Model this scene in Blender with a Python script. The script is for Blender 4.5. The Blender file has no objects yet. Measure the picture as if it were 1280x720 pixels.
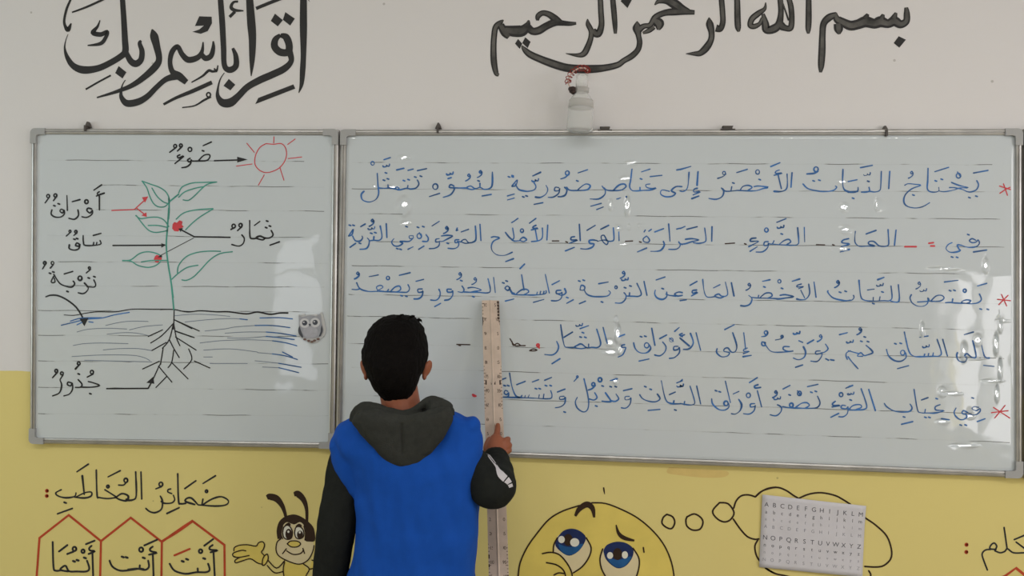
import bpy, bmesh, math, random
from mathutils import Vector, Matrix, noise
random.seed(7)
SC = bpy.context.scene
COL = SC.collection

# ------------------------------------------------------------------ camera
F_PX = 994.66
CAM = Vector((0.7296, -2.4035, 1.4078))
YAW, PITCH, ROLL = 0.0814, 0.0059, 0.0141
cy, sy, cp, sp, cr, sr = math.cos(YAW), math.sin(YAW), math.cos(PITCH), math.sin(PITCH), math.cos(ROLL), math.sin(ROLL)
FWD = Vector((-sy * cp, cy * cp, sp))
R0 = Vector((cy, sy, 0.0))
U0 = R0.cross(FWD)
RGT = R0 * cr + U0 * sr
UPV = U0 * cr - R0 * sr
cam_data = bpy.data.cameras.new('camera')
cam_data.sensor_width = 36.0
cam_data.lens = 36.0 * F_PX / 1280.0
cam_data.clip_start = 0.05
cam = bpy.data.objects.new('camera', cam_data)
COL.objects.link(cam)
m = Matrix((RGT, UPV, -FWD)).transposed().to_4x4()
m.translation = CAM
cam.matrix_world = m
SC.camera = cam

# ------------------------------------------------------------------ exposure, sky, daylight
SC.view_settings.view_transform = 'Standard'
SC.view_settings.look = 'None'
SC.view_settings.exposure = -0.36
SC.view_settings.gamma = 1.0
SC.view_settings.use_curve_mapping = False
SC.cycles.use_denoising = True
SC.cycles.max_bounces = 8
world = bpy.data.worlds.new('sky')
SC.world = world
world.use_nodes = True
world.node_tree.nodes['Background'].inputs[0].default_value = (0.75, 0.85, 1.0, 1)
world.node_tree.nodes['Background'].inputs[1].default_value = 1.0

ROOM_X0, ROOM_X1, ROOM_Y0, ROOM_H = -3.0, 3.6, -6.2, 3.1
# window openings: (name, wall, centre along the wall, sill height, width, height)
WINDOWS = [('window_1', 'right', -1.75, 0.95, 1.3, 1.35), ('window_2', 'right', -3.68, 0.32, 1.3, 1.3),
           ('window_3', 'left', -1.75, 0.95, 1.6, 1.4),
           ('window_4', 'back', -2.36, 0.3, 0.56, 1.75)]
WIN_POWER = {'right': 38.0, 'left': 28.0, 'back': 8.0}
WIN_COL = {'right': (1.0, 0.96, 0.94), 'left': (0.84, 1.0, 0.98), 'back': (1.0, 0.98, 0.97)}
for wn, wl, wc, wz, ww, wh in WINDOWS:
    ld = bpy.data.lights.new(wn + '_daylight', 'AREA')
    ld.shape = 'RECTANGLE'
    ld.size, ld.size_y = ww, wh
    ld.energy = WIN_POWER[wl]
    ld.color = WIN_COL[wl]
    lo = bpy.data.objects.new(wn + '_daylight', ld)
    if wl == 'back':
        lo.location = (wc, ROOM_Y0 - 0.18, wz + wh / 2)
        lo.rotation_euler = (math.radians(90), 0, 0)
    else:
        lo.location = (ROOM_X1 + 0.18 if wl == 'right' else ROOM_X0 - 0.18, wc, wz + wh / 2)
        lo.rotation_euler = (0, math.radians(90 if wl == 'right' else -90), 0)
        ld.size, ld.size_y = wh, ww
    COL.objects.link(lo)
# three unseen tube lights, added so the board dents show bright glints
ADDED_TUBES = [(-1.3, -2.5, 3.04), (0.55, -2.5, 3.04), (2.3, -2.5, 3.04)]
for k, p in enumerate(ADDED_TUBES):
    ld = bpy.data.lights.new('added_ceiling_tube', 'AREA')
    ld.shape = 'RECTANGLE'; ld.size, ld.size_y = 1.2, 0.09
    ld.energy = 22.0
    ld.color = (1.0, 0.98, 0.95)
    lo = bpy.data.objects.new('added_ceiling_tube', ld)
    lo.location = p
    COL.objects.link(lo)
# handwriting traced in 6x crops; '@x y' gives the crop origin; o=ring, d=dot, m=damma, w=shadda
LINE_A = """
@1060 200
940 98 1050 78;965 155 978 185 965 220 930 238 895 238 860 222 800 208 760 207;775 168 830 190 900 208 840 210 790 226 720 238 680 232
680 205 680 232 650 241 612 236 594 212 598 150 600 62;d 910 282;d 963 272;d 658 157;d 703 145;o 828 118 18;820 90 845 125;650 88 755 55
m 478 95;425 190 450 178 500 182 545 190 480 215 430 260 418 310 440 345 500 360 560 350 612 320;d 490 263
313 85 305 215;250 85 245 200 235 230 200 240 165 235;157 205 160 232 130 242 100 240;75 205 72 232 40 242 0 240;165 236 100 241;72 236 0 241
d 152 160;w 143 105;93 58 183 40;0 162 68 148;d 38 287
@850 200
1222 70 1220 180 1235 225 1274 240;1165 195 1175 205 1150 228 1090 237 1030 232 960 215 922 180;d 1002 157;d 1045 152;o 1020 70 18;1035 85 1005 100 950 105
840 95 832 205;803 105 805 190 790 225 750 237 705 235;735 110 760 215;745 75 720 85 718 100 765 98 705 115;680 50 750 20
555 200 590 195 660 205 620 215 580 228 530 232 430 228;450 230 470 200 510 190 540 205 510 228;430 228 345 235 320 215
388 200 382 232;310 210 328 235 315 275 270 295 215 288;d 597 147;d 400 173;o 582 90 16;425 95 505 70;o 330 98 12;345 105 320 125 282 138
135 88 128 190;130 212 105 220 105 240 150 238 98 262;88 290 142 270;68 92 60 190 45 225 20 237 0 232;0 72 82 48
@640 200
1274 200 1230 200 1195 230 1225 250 1200 272 1150 275 1115 255 1125 225 1180 235;1235 75 1278 68
1035 125 1125 115;1035 180 1005 185 1010 205 1050 215 1080 210 1040 225 985 228 930 232 900 228 882 200 890 150 900 68;960 205 960 228;970 90 1035 68;d 968 142
760 228 800 190 840 180 855 200 820 225 760 230 720 228 692 215 675 195;692 210 700 225 695 260 650 292 585 292;785 293 860 275;590 347 670 325;635 372 685 352
495 97 567 73;490 228 520 200 555 180 585 190 580 210 550 226 440 228 410 205;d 490 157;395 205 412 225 400 262 370 275 345 275
o 415 98 16;425 105 400 130 365 142;352 208 325 205 320 230 350 230 358 212 350 250 310 278 270 280;255 190 268 220 255 255 215 280 175 278;165 333 232 320
165 170 180 200 165 225 120 235 90 232 50 220 25 180;d 85 277;d 110 270;w 175 150;155 120 215 92;0 195 20 170 40 150 30 190 0 198;d 5 118
@430 195
d 1238 157;d 1265 157;1225 300 1278 285;1225 330 1278 315
1113 120 1112 215 1090 245 1050 250 1020 235 985 246 950 225 920 240 960 252 990 243;1020 205 1020 235;1035 300 1105 288;d 1010 187
920 240 850 240 820 236;825 225 800 215 790 235 820 240 828 250 800 290 745 310;m 1025 120;m 938 145;w 795 130;780 170 805 162;o 685 230 21;640 305 718 280
550 180 562 210 540 240 500 248 470 242 410 255 385 240 405 234 412 252 370 245 340 240 300 242 265 240;480 220 475 245;d 535 158;d 577 152;d 450 185;d 485 178
550 110 620 95;480 108 520 98;395 105 450 92;330 215 330 240;d 300 182;d 330 172;d 315 127;250 130 255 220 260 280 240 325 190 345 140 330 130 290 150 265
w 318 70;300 28 348 12;o 215 55 14
"""
LINE_B = """
@1060 200
958 602 930 590 910 605 930 620 960 615 975 600 985 625 960 650 900 655 850 640 820 638 830 665 840 680 800 692 760 690 735 665 750 635 780 620;d 902 560;940 690 1040 675;d 780 728;d 818 730
360 525 348 640;300 522 305 610 300 640 270 648 230 642 195 612 160 612 155 630 200 645 150 645 90 648 60 630 50 600 55 535;135 555 210 528
@850 200
1265 590 1225 600 1215 620 1270 630 1210 650;1200 690 1270 670
932 505 935 615;882 508 890 600 885 630 850 640 740 635;745 632 780 605 815 595 830 615 800 634;705 605 690 630 660 625;740 635 690 630
662 612 635 615 630 640 655 640 665 625 655 660 620 688 570 690;570 585 535 590 530 610 590 610 515 650;525 685 580 650;d 763 555;w 755 500;725 468 795 440;o 648 525 15
240 500 238 610;185 510 195 590 185 615 140 625 100 620;40 595 90 590 140 600 90 612 40 628 0 632;50 520 130 500;0 515 38 498
@640 200
1235 518 1278 508;1278 635 1250 620;1250 612 1262 640 1235 668 1175 670;1175 480 1185 610;1070 540 1137 515;1135 610 1142 640 1110 680 1040 685
1010 570 985 590 990 612 1020 618 1032 600 1015 575;990 540 1000 525;1025 535 1045 520;940 690 1010 660
800 500 803 605;760 508 765 590 750 608 715 605 690 565 668 575 680 610 710 635 720 610 690 600 640 610;640 605 610 600 580 605 585 625 615 630 600 655 560 668 515 665
505 482 512 605;470 575 445 580 445 600 490 600 430 625;400 682 468 655;665 520 725 490;562 528 625 490
268 488 262 600;228 510 228 580 200 605 145 612;175 520 190 605;180 490 160 500 160 512 195 512 145 525;130 475 180 438;o 75 530 13
110 595 85 580 60 600 85 612 110 600;60 605 20 608 0 600;5 510 15 580 0 600;0 470 45 438
@430 195
1210 572 1240 610 1278 640;1255 500 1278 488;1105 610 1130 605 1165 615 1120 640 1105 680 1115 715 1150 742 1205 745 1262 722;1212 792 1272 770
1020 512 1027 635;985 525 990 620 970 645 935 650 910 625 880 640 910 655 950 650;880 645 850 640;862 628 835 630 835 650 860 650 855 680 825 695 780 692
878 570 935 550;850 540 842 560 855 555;730 600 770 595 815 600 770 625 740 640 715 640;d 778 655;m 772 540;715 620 690 625 690 645 715 645 710 675 680 692 640 695;660 525 715 490
615 590 632 615 625 640 590 640;o 565 600 19;565 575 580 600;d 555 535;d 595 530;560 700 600 675
480 700 520 680;520 598 490 600 495 620 520 615 518 602;520 615 490 640 440 640 420 642 440 655 410 675 375 672 358 645 375 620;d 470 530;d 400 695;d 425 700
317 508 322 612;272 525 285 605 265 632 225 632 190 636;225 605 222 632;d 205 580;d 235 575;175 615 190 635 185 670 165 695 120 700;w 207 540;m 215 485
135 600 140 615 120 638 85 635 65 600;d 120 655;125 530 160 510;35 600 55 570 70 550 60 590 35 600;d 45 520;d 72 520;45 685 88 655
"""
LINE_C = """
@1060 330
970 165 1040 145;985 225 1000 265 975 290 930 298 890 295 850 288 880 270 920 275 890 294 800 292 770 288 730 290;785 262 780 290;d 765 200;d 798 198;722 135 825 122
620 278 660 240 700 235 720 255 690 278 620 280;610 280 600 255 598 290 570 315 520 315 480 290 465 255 475 230;520 285 600 280;w 565 195;m 535 145;o 875 200 12;d 995 338;d 1048 340
377 155 382 278 320 278;322 165 330 250 310 275 270 275 180 278 120 270 95 240 82 122;240 245 235 274;190 250 188 276;w 240 155;222 118 270 100;d 258 210;145 195 197 188;d 190 297;40 235 45 250 30 270 0 275
@850 330
1278 270 1235 275 1150 255 1110 215 1110 200;d 1200 212;d 1242 205;m 1185 135
1005 135 1020 250;965 150 972 220 945 262 905 268 875 262;905 195 935 255;910 150 880 160 880 172 925 170 890 185;840 130 898 112
750 235 790 230 850 245 790 255 740 262 700 258 590 255 540 250;d 765 183;600 252 640 220 680 218 690 240 660 255;590 235 585 255;515 235 540 260 525 300 490 315 455 312
d 633 172;618 130 675 118;o 745 130 13;m 520 155
385 140 405 240;340 135 358 215 345 240 310 240 290 225 260 240 300 255 330 245;262 244 220 250 195 240 180 200 170 115;250 180 300 155;125 195 95 200 95 218 130 212 85 240;75 160 128 130
0 275 48 268
@640 330
1278 235 1240 240 1220 225 1250 210 1278 215;1230 240 1180 235 1155 225;1160 210 1160 245 1130 265 1090 255 1070 225 1075 195;d 1130 185;1080 120 1148 97
990 130 1012 235;937 145 970 220 950 242 910 242 855 240;882 215 880 240;d 848 178;d 888 165;840 215 855 235 850 265 820 292 775 292;w 848 112;m 838 65;o 780 175 10
725 200 738 215 715 240 650 245 600 242 560 225 540 190;510 195 520 160 545 170 540 195 510 195;d 675 285;650 148 722 135;d 505 128;d 538 122;505 298 552 278
395 185 405 215 375 235 345 225;d 415 252;410 295 460 268;367 197 335 200 335 222 365 220 375 215 370 255 340 275 295 275;300 155 357 125;250 78 280 218
255 200 250 222 180 232 110 232 30 230 0 220;215 205 210 228;190 210 185 230;240 205 235 225;30 226 70 195 110 190 125 210 90 230;72 80 90 195;160 288 240 265;60 35 95 0
@430 330
1245 180 1225 165 1208 182 1230 198 1245 180;1245 190 1260 215 1278 220;d 1195 142;d 1220 128;1210 278 1275 262
1122 100 1135 215;1080 110 1098 190 1080 216 1000 212 950 212 900 210;930 180 970 175 1030 195 980 205 950 212;d 970 245;m 985 112;885 165 900 190 890 212 855 208;d 880 125;m 872 75
805 190 775 190 778 210 808 210 815 200 815 235 790 265 755 272;712 190 722 215 715 250 690 272 650 270;680 320 725 295
540 130 598 115;587 187 555 190 558 212 585 210 592 205 585 240 560 260 525 262;480 155 492 185 475 210 435 212 340 208;d 432 238;d 468 242;415 85 497 65
350 206 380 175 415 165 425 190 395 208 340 208 240 205;335 190 325 205;300 205 255 195 245 172 275 160 292 175 250 200;240 205 180 205 120 185 95 140;120 185 95 192 60 190;o 330 105 13;188 95 258 82;m 105 70
"""
LINE_D = """
@1060 330
990 560 1020 690;935 575 960 690 930 700 890 672 870 690 890 705 870 735 830 725 815 690 820 665;870 530 940 510
710 565 745 690;668 565 700 665 680 690 640 692 540 695 490 690 455 650 422 510;640 665 635 690;605 670 600 692;575 675 570 692;w 585 615;535 550 600 540
o 410 665 18;430 665 435 700 400 728 350 725 305 690 288 640;d 355 598;d 395 595
135 610 170 640 185 665 150 680 120 686 95 665 70 690 110 692;80 672 0 650;d 100 580;d 150 582;d 125 547;w 15 580;m 92 488
@1060 440
1015 0 1030 40 1060 45;1015 100 1095 108;370 125 455 102;0 35 30 75 75 125
@850 330
1195 530 1255 515;1278 650 1250 665 1245 690 1255 715
1090 600 1110 635 1085 660 1055 667;1052 652 1020 655 1020 675 1055 670 1065 665 1060 695 1030 730 980 728;m 1055 540;955 597 1002 570;925 620 942 660 930 700 890 718 850 705;890 575 920 588;w 875 515
820 620 780 620 775 640 810 655 850 652 780 660 690 658 650 620 630 585;640 590 615 585 615 608 635 612 640 590;715 570 760 560 770 545;o 765 545 9;o 645 515 14;655 525 640 540 610 545
478 515 492 640;505 630 480 640 480 655 520 655 475 672;472 695 535 685;395 515 425 610 415 655 385 660 360 630 335 635 330 655 370 665 355 690 310 695 275 665 278 635;335 492 408 455
120 515 155 648;78 520 100 590 70 635 25 640;0 555 70 615;35 530 5 540
@850 440
1092 50 1115 62;1128 58 1155 62;865 115 920 97
@640 400
1278 100 1258 110 1278 125;1220 85 1255 55;1245 197 1215 200 1215 225 1245 220 1255 205 1255 245 1220 280 1180 288;o 1195 150 15;1180 135 1212 162
1130 165 1155 200 1145 240 1110 268 1070 262;1107 140 1160 112;1048 62 1072 190;o 1010 190 19;1030 185 1040 215 1010 245 960 245 925 215 912 170;d 968 125;d 1000 122;952 308 1028 292
845 185 825 190 825 205 848 205 852 215 830 260 795 278;800 125 845 108
683 55 715 175;635 68 665 170 645 205 600 205 560 207 520 180 490 190 470 205 520 215 560 205;575 180 575 205;470 205 420 205 390 185 365 35;d 515 128;d 550 130;d 532 95;w 505 35;510 65 575 42
390 130 455 90;335 160 350 200 335 240 300 262 245 258;300 328 360 290
"""
LINE_E = """
@1060 440
980 415 945 410 930 425 960 440 988 425 990 445 960 470 920 468 890 450 865 440 855 460 890 470 885 495 850 508 815 490 795 455 810 420;d 935 345;968 522 1028 500;d 845 548;d 882 548
690 395 655 410 660 435 720 440 650 458 600 457 545 455 520 430 495 280;d 665 350;580 430 575 455;d 580 490;d 610 490;700 500 760 508;550 360 600 342
465 390 480 420 460 445 400 450 340 440 290 410 272 385;d 420 487;400 542 485 522
155 280 205 440;98 275 140 400 120 430 70 434 0 436;0 435 40 400 90 395 100 415 60 432;d 20 360;w 20 310;0 265 35 250
@850 440
1278 425 1250 425;1242 402 1215 400 1210 420 1245 425 1260 410 1255 460 1225 485 1190 485;o 1208 320 15;1242 272 1278 255;1260 310 1278 320
1165 370 1145 385 1150 400 1200 400 1140 412;1130 490 1190 460
955 260 1035 242;1030 330 1050 380 1030 415 980 422 860 420 820 418 770 410;d 985 302;d 1018 295;870 414 910 385 950 380 970 400 940 420;o 835 398 15
730 395 760 415 755 450 720 478 675 470;o 895 310 16;880 290 905 325;d 822 322;772 278 825 250;w 730 345;m 720 300
580 290 612 412;585 245 560 255 565 270 605 265;520 230 580 192;560 387 530 390 530 412 560 408 565 400 555 440 520 465 475 462;o 513 325 17;440 355 462 395 450 440 415 465 385 462;398 315 442 295
340 218 378 380;o 345 385 17;365 385 365 415 335 435 290 430 245 390 238 350;d 270 290;d 298 298
125 255 155 390;75 255 110 370 95 395 50 395 0 385;35 370 30 395;0 262 20 255;0 222 18 205
@640 400
1278 628 1190 625 1150 590 1120 455;1215 605 1210 628;d 1225 675;1180 560 1225 540;w 1262 490;1235 472 1278 455;1090 555 1110 590 1080 612 1030 610 980 590 958 560;d 1000 500;d 1040 520;1020 678 1110 670
880 572 850 575 850 598 880 595 892 585 885 630 855 660 820 658;835 530 900 515;780 555 800 590 775 610 740 605;d 740 500;d 778 500;700 545 735 595 740 612 700 612 675 608;d 680 495;735 455 790 440;o 660 448 15
620 545 638 580 615 600 580 592;d 632 645;540 440 570 570 575 640 560 680 530 688 490 660 475 615 490 580;o 610 482 14;625 490 600 515 572 525;o 610 482 11;o 490 425 7;492 430 465 460
390 572 360 575 360 595 390 592 400 580 395 625 365 650 325 658;340 540 398 518;d 395 690
290 530 300 565 280 590 150 585 40 581 0 580;240 555 235 588;205 560 200 585;130 560 120 582;100 565 95 582;75 565 65 582;d 255 492;d 290 492;d 180 515;d 208 515;245 452 298 430;152 465 200 447;35 485 100 460
@560 400
462 398 480 500 510 570 550 582 412 578;450 535 430 528 422 548 440 560 455 545 450 575 412 578;d 425 492;d 452 492;395 450 435 435
"""
STARS = """
@1060 200
1165 178 1180 220 1195 265;1135 195 1218 222;1215 205 1180 222 1138 250
@1060 330
1150 228 1190 315;1120 265 1218 275;1200 235 1130 305
@1060 440
1090 415 1212 495;1178 400 1100 495;1075 455 1200 440
"""
RED_MARKS = """
@1060 200
605 625 640 620;620 645 648 645;425 650 512 650
@560 400
d 192 562;d 202 568;d 195 570;o 675 190 10;675 195 685 210
"""
BLACK_MARKS = """
@850 200
d 1150 637;1022 635 1085 637;d 490 630;338 628 410 623
@640 200
d 962 615;850 610 905 607;d 410 615;302 607 352 607
@560 400
465 140 500 190 550 192 580 192;480 160 490 190 520 175 545 192;612 230 640 217 668 226 640 232 612 230;65 183 165 185;80 190 95 192
"""
# left board: traced in 6.4x crops
T_LEAVES_WORD = """
@40 160 6.4
495 498 558 455;540 510 525 520 530 535 580 520;580 522 515 545;540 545 540 655;478 648 450 642 440 660 465 680 483 660 480 690 440 715 400 710;o 437 590 15
368 655 372 700 340 730 295 722;322 590 385 573;280 540 284 660;258 660 235 650 225 665 245 680 258 660 258 690 230 712 185 712 155 690 160 655;d 180 622;d 215 607
o 130 545 13;138 555 105 600;o 188 540 13;195 550 172 582
"""
T_STALK_WORD = """
@40 260 6.4
490 220 553 203;545 260 545 292 430 300 412 270 410 220;520 275 515 298;495 275 490 300;380 290 360 280 350 300 375 305 383 290 375 325 340 337 300 325 300 295;d 340 250;d 362 245
o 305 187 9;308 195 275 225;o 352 190 10;360 200 335 220
"""
T_SOIL_WORD = """
@40 260 6.4
495 575 510 610 500 632 460 632 440 630;d 455 560;d 500 550;420 600 450 635 440 665 410 685 370 678;o 460 480 9;470 490 435 520;o 385 562 17
330 585 342 605 320 632 270 625 220 600 175 530;175 545 155 585 165 598 185 590 178 560;258 528 328 507;d 145 522;d 172 512;d 285 668
o 103 440 11;108 450 85 488;o 165 440 12;172 452 148 480
"""
T_FRUIT_WORD = """
@200 260 6.4
890 180 905 215 880 238 840 240 800 225 770 240 820 255 840 242;780 240 740 245 720 225 718 100;d 850 157;d 880 145;d 858 105;880 298 957 270;755 140 800 107
655 215 675 245 665 285 630 305 575 292;o 590 145 15;600 155 568 172;o 645 138 14;655 150 620 182
"""
T_LIGHT_WORD = """
@200 160 6.4
310 260 350 220 390 212 400 230 375 260 310 264 250 265;242 242 222 255 230 270 250 268 250 252 245 285 215 310 175 318;d 345 183;345 142 412 112;o 240 172 16
160 215 140 225 150 240 190 225 120 285;o 122 145 13;130 155 78 195;o 168 140 12;175 150 140 185
"""
T_ROOT_WORD = """
@40 430 6.4
450 300 490 310 540 332 480 345 385 345;d 468 398;o 480 225 14;490 240 442 265;370 285 400 320 390 345 348 347;d 375 240;o 375 155 12;380 165 348 200
320 312 290 305 285 325 310 335 322 315 325 360 300 400 255 415;225 290 238 330 220 390 165 415;o 195 215 12;205 225 165 270;o 240 235 12;250 245 225 285
"""
T_BLACK_ARROWS = """
@40 260 6.4
648 300 1040 298;p 1035 282 1075 295 1035 318;p 1005 395 1035 372 1042 394
@200 260 6.4
562 235 275 230;275 230 165 172;p 148 165 185 160 165 192;t 270 240 60 350 0 385
@200 160 6.4
435 262 630 256;p 618 230 702 252 618 277
@40 335 6.4
v 108 232 10 150 218 14 210 222 14 280 255 14 350 310 14 395 375 14 415 420 14;p 380 405 452 402 420 466
@40 430 6.4
598 357 930 355;930 355 960 300;p 915 310 970 262 980 318
"""
T_RED_ARROW = """
@40 160 6.4
638 660 820 652;820 652 910 570;p 880 555 930 548 905 598;835 640 900 690;p 875 700 920 712 915 675
"""
T_SUN_DISC = """
@200 160 6.4
850 125 910 130 970 125 1005 160 1012 220 990 280 940 330 860 357 800 340 760 290 765 220 800 155 850 125
"""
T_SUN_RAYS = """
@200 160 6.4
912 70 910 120;1022 132 1082 88;1025 245 1135 232;960 318 992 418;835 375 788 458;738 288 612 305;755 195 695 122
"""
T_STEM = """
@40 160 6.4
1095 560 1098 650 1092 730
@40 260 6.4
1095 0 1085 150 1075 300 1090 450 1110 570 1130 717
@40 335 6.4
1118 150 1135 330
@200 160 6.4
75 590 150 530
"""
LEAF_1 = """
@40 160 6.4
880 425 950 450 1020 475 1070 510 1095 555 1100 600;885 430 920 480 940 540 970 600 1010 630 1060 630 1090 605;960 480 1000 545 1050 590 1090 605
"""
LEAF_2 = """
@200 160 6.4
150 520 180 470 260 440 360 435 455 432;455 432 380 450 330 490 280 540 230 578 185 575;150 555 200 510 290 480 350 470
"""
LEAF_3 = """
@200 260 6.4
130 90 190 40 290 15 425 5;425 8 330 65 260 120 205 175
"""
LEAF_4 = """
@40 260 6.4
830 60 870 85 940 75 1010 75 1060 100 1095 150;835 60 880 120 930 175 980 195 1040 190 1085 180;930 140 1010 140 1080 155
"""
LEAF_5 = """
@40 260 6.4
725 420 790 415 860 365 930 350 1000 365 1040 390;725 422 790 425 850 460 930 475 990 460 1030 430;875 432 960 420 1085 420
"""
LEAF_6 = """
@200 260 6.4
140 520 150 460 210 390 300 355 400 345 485 347;580 350 480 365 400 415 330 490 270 550 215 578 175 575;95 570 150 520 220 475 305 458
"""
BERRY_1 = """
@40 260 6.4
p 1125 130 1140 112 1160 118 1180 98 1205 108 1200 135 1215 150 1190 165 1170 188 1140 185 1122 165
"""
BERRY_2 = """
@40 260 6.4
p 985 385 1000 375 1015 380 1035 390 1040 410 1020 425 1005 440 985 430 975 410
"""
T_GROUND = """
@40 335 6.4
v 255 375 6 340 378 7 440 360 8 530 350 9 670 350 9 800 330 8 950 330 9 1130 332 9 1200 345 9 1280 350 9
@200 365 6.4
v 0 140 9 110 140 9 220 160 9 320 150 10 450 158 11 550 158 12 690 175 12 780 160 13 880 178 13 960 168 13 1028 168 14
"""
T_ROOTS = """
@40 335 6.4
1138 335 1135 440 1130 490;1130 445 1040 540 950 600;1045 495 930 548;1140 415 1280 485;1145 505 1280 552;1075 595 960 660
@200 365 6.4
110 220 315 312;120 310 275 365;125 360 290 465;110 250 130 360 160 430;108 250 75 380 20 450;75 380 110 450 155 525;110 465 95 560 65 605;95 565 225 695
25 450 5 580;230 455 255 540 190 615;275 552 400 608
@40 430 6.4
1050 30 1030 150 1012 180;1020 138 885 200;1015 180 970 280;1015 180 1120 305;1080 258 992 348
"""
T_SOIL = """
@40 335 6.4
360 512 450 490 600 482 760 488;590 460 700 435 800 425 930 428;780 495 900 468 1045 455;600 530 720 518 830 520 930 540;330 620 420 605 560 600 770 605;570 655 700 645 850 645 955 660
@40 430 6.4
320 100 560 88 800 90 900 110 945 135;420 130 600 135 960 143
@200 365 6.4
120 190 260 178 420 182 560 195;200 240 400 220 560 212 640 215;360 312 520 295 600 280 760 268;520 330 680 320 850 320;540 368 700 368 850 355;320 408 480 390 700 382 900 390
350 465 560 455 780 480;780 485 900 495;760 550 950 570;400 572 700 572;820 600 950 605;350 520 420 520
"""
T_SOIL_BLUE = """
@40 335 6.4
235 458 330 435 440 410 560 400 660 375 780 355;308 425 400 400 560 398;360 455 400 435;455 430 490 435
@200 365 6.4
640 215 700 222;800 208 950 205 1060 215;760 268 900 268 1040 285;850 320 960 330 1090 352;850 355 960 365 1075 380;900 390 1000 405 1095 430
900 495 1000 510 1100 540;950 570 1130 602;950 605 1110 645;980 480 1060 520;1010 370 1060 380
"""
# wall paintings
T_CALLIGRAPHY_LEFT = """
@60 0 5.145
v 478 -60 34 480 0 34 488 120 36 495 250 40 498 330 42 470 362 40 400 405 40 320 440 42 230 450 50 165 425 40 125 370 28 108 310 12 115 260 6 130 220 4
v 500 330 30 530 390 40 565 410 44 598 385 38 605 330 34 590 280 26 600 262 14
v 170 -60 12 145 0 14 120 60 16 105 130 16 112 170 20 130 190 30 150 150 8;v 155 80 10 250 45 14 360 -5 14 480 -60 14
v 335 130 6 320 170 16 290 210 30 340 222 30 380 205 24 375 235 24 340 280 24 255 293 8;p 455 425 505 465 480 505 433 470;v 243 575 12 330 525 12 405 485 12
v 670 188 8 682 230 52 700 300 46 715 380 40 690 430 46 620 495 40 540 550 32 440 590 22 315 628 10
@220 0 5.145
v 240 265 10 240 310 26 225 360 34 190 375 36 165 350 30;v 175 270 8 168 330 24 140 370 36 80 385 40 40 350 34 10 300 30 -25 335 34 -38 400 30 -23 460 36 20 490 50 68 530 36
v 7 488 50 -63 510 36 -123 560 34 -183 620 38 -243 655 44 -313 665 44 -348 630 30 -353 590 16 -343 545 8 -325 515 6
p 150 105 230 108 232 150 205 200 160 218 105 205 150 190 180 165 122 168
v 270 420 8 262 455 13 245 440 10;v 265 457 15 235 460 16 210 455 18 170 490 14 100 530 8;v -80 672 16 0 630 20 110 585 26 232 530 26;o 210 610 14;v 225 622 14 180 645 14 120 680 10 40 692 8
v 285 -60 34 287 0 36 298 150 38 306 300 36 312 420 34 345 450 40 385 425 38 385 360 32 365 310 18
p 340 508 382 545 350 582 306 552;v 400 10 14 370 15 16 355 45 22 375 65 22 435 70 8;v 380 75 20 345 110 20
v 470 -60 44 474 0 46 485 150 54 492 250 48 490 380 36 484 490 6;v 515 55 22 600 20 22 690 -15 22;p 637 88 688 130 655 170 610 135;p 703 78 765 120 735 165 688 128
v 672 225 22 640 255 40 635 300 46 670 335 48 720 335 46 728 290 46 708 240 46 672 228 26;v 728 330 46 742 390 34 700 440 44 620 480 46 540 515 46 460 560 42 400 620 44 350 660 56 300 660 50 270 620 28 270 570 14 285 510 8 312 468 5
p 510 670 530 630 755 543 768 570;v 818 -60 44 820 0 44 820 100 46 820 200 46 820 350 36 815 450 36 808 540 26 790 598 5;p 838 -10 850 -10 862 14
"""
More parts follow.
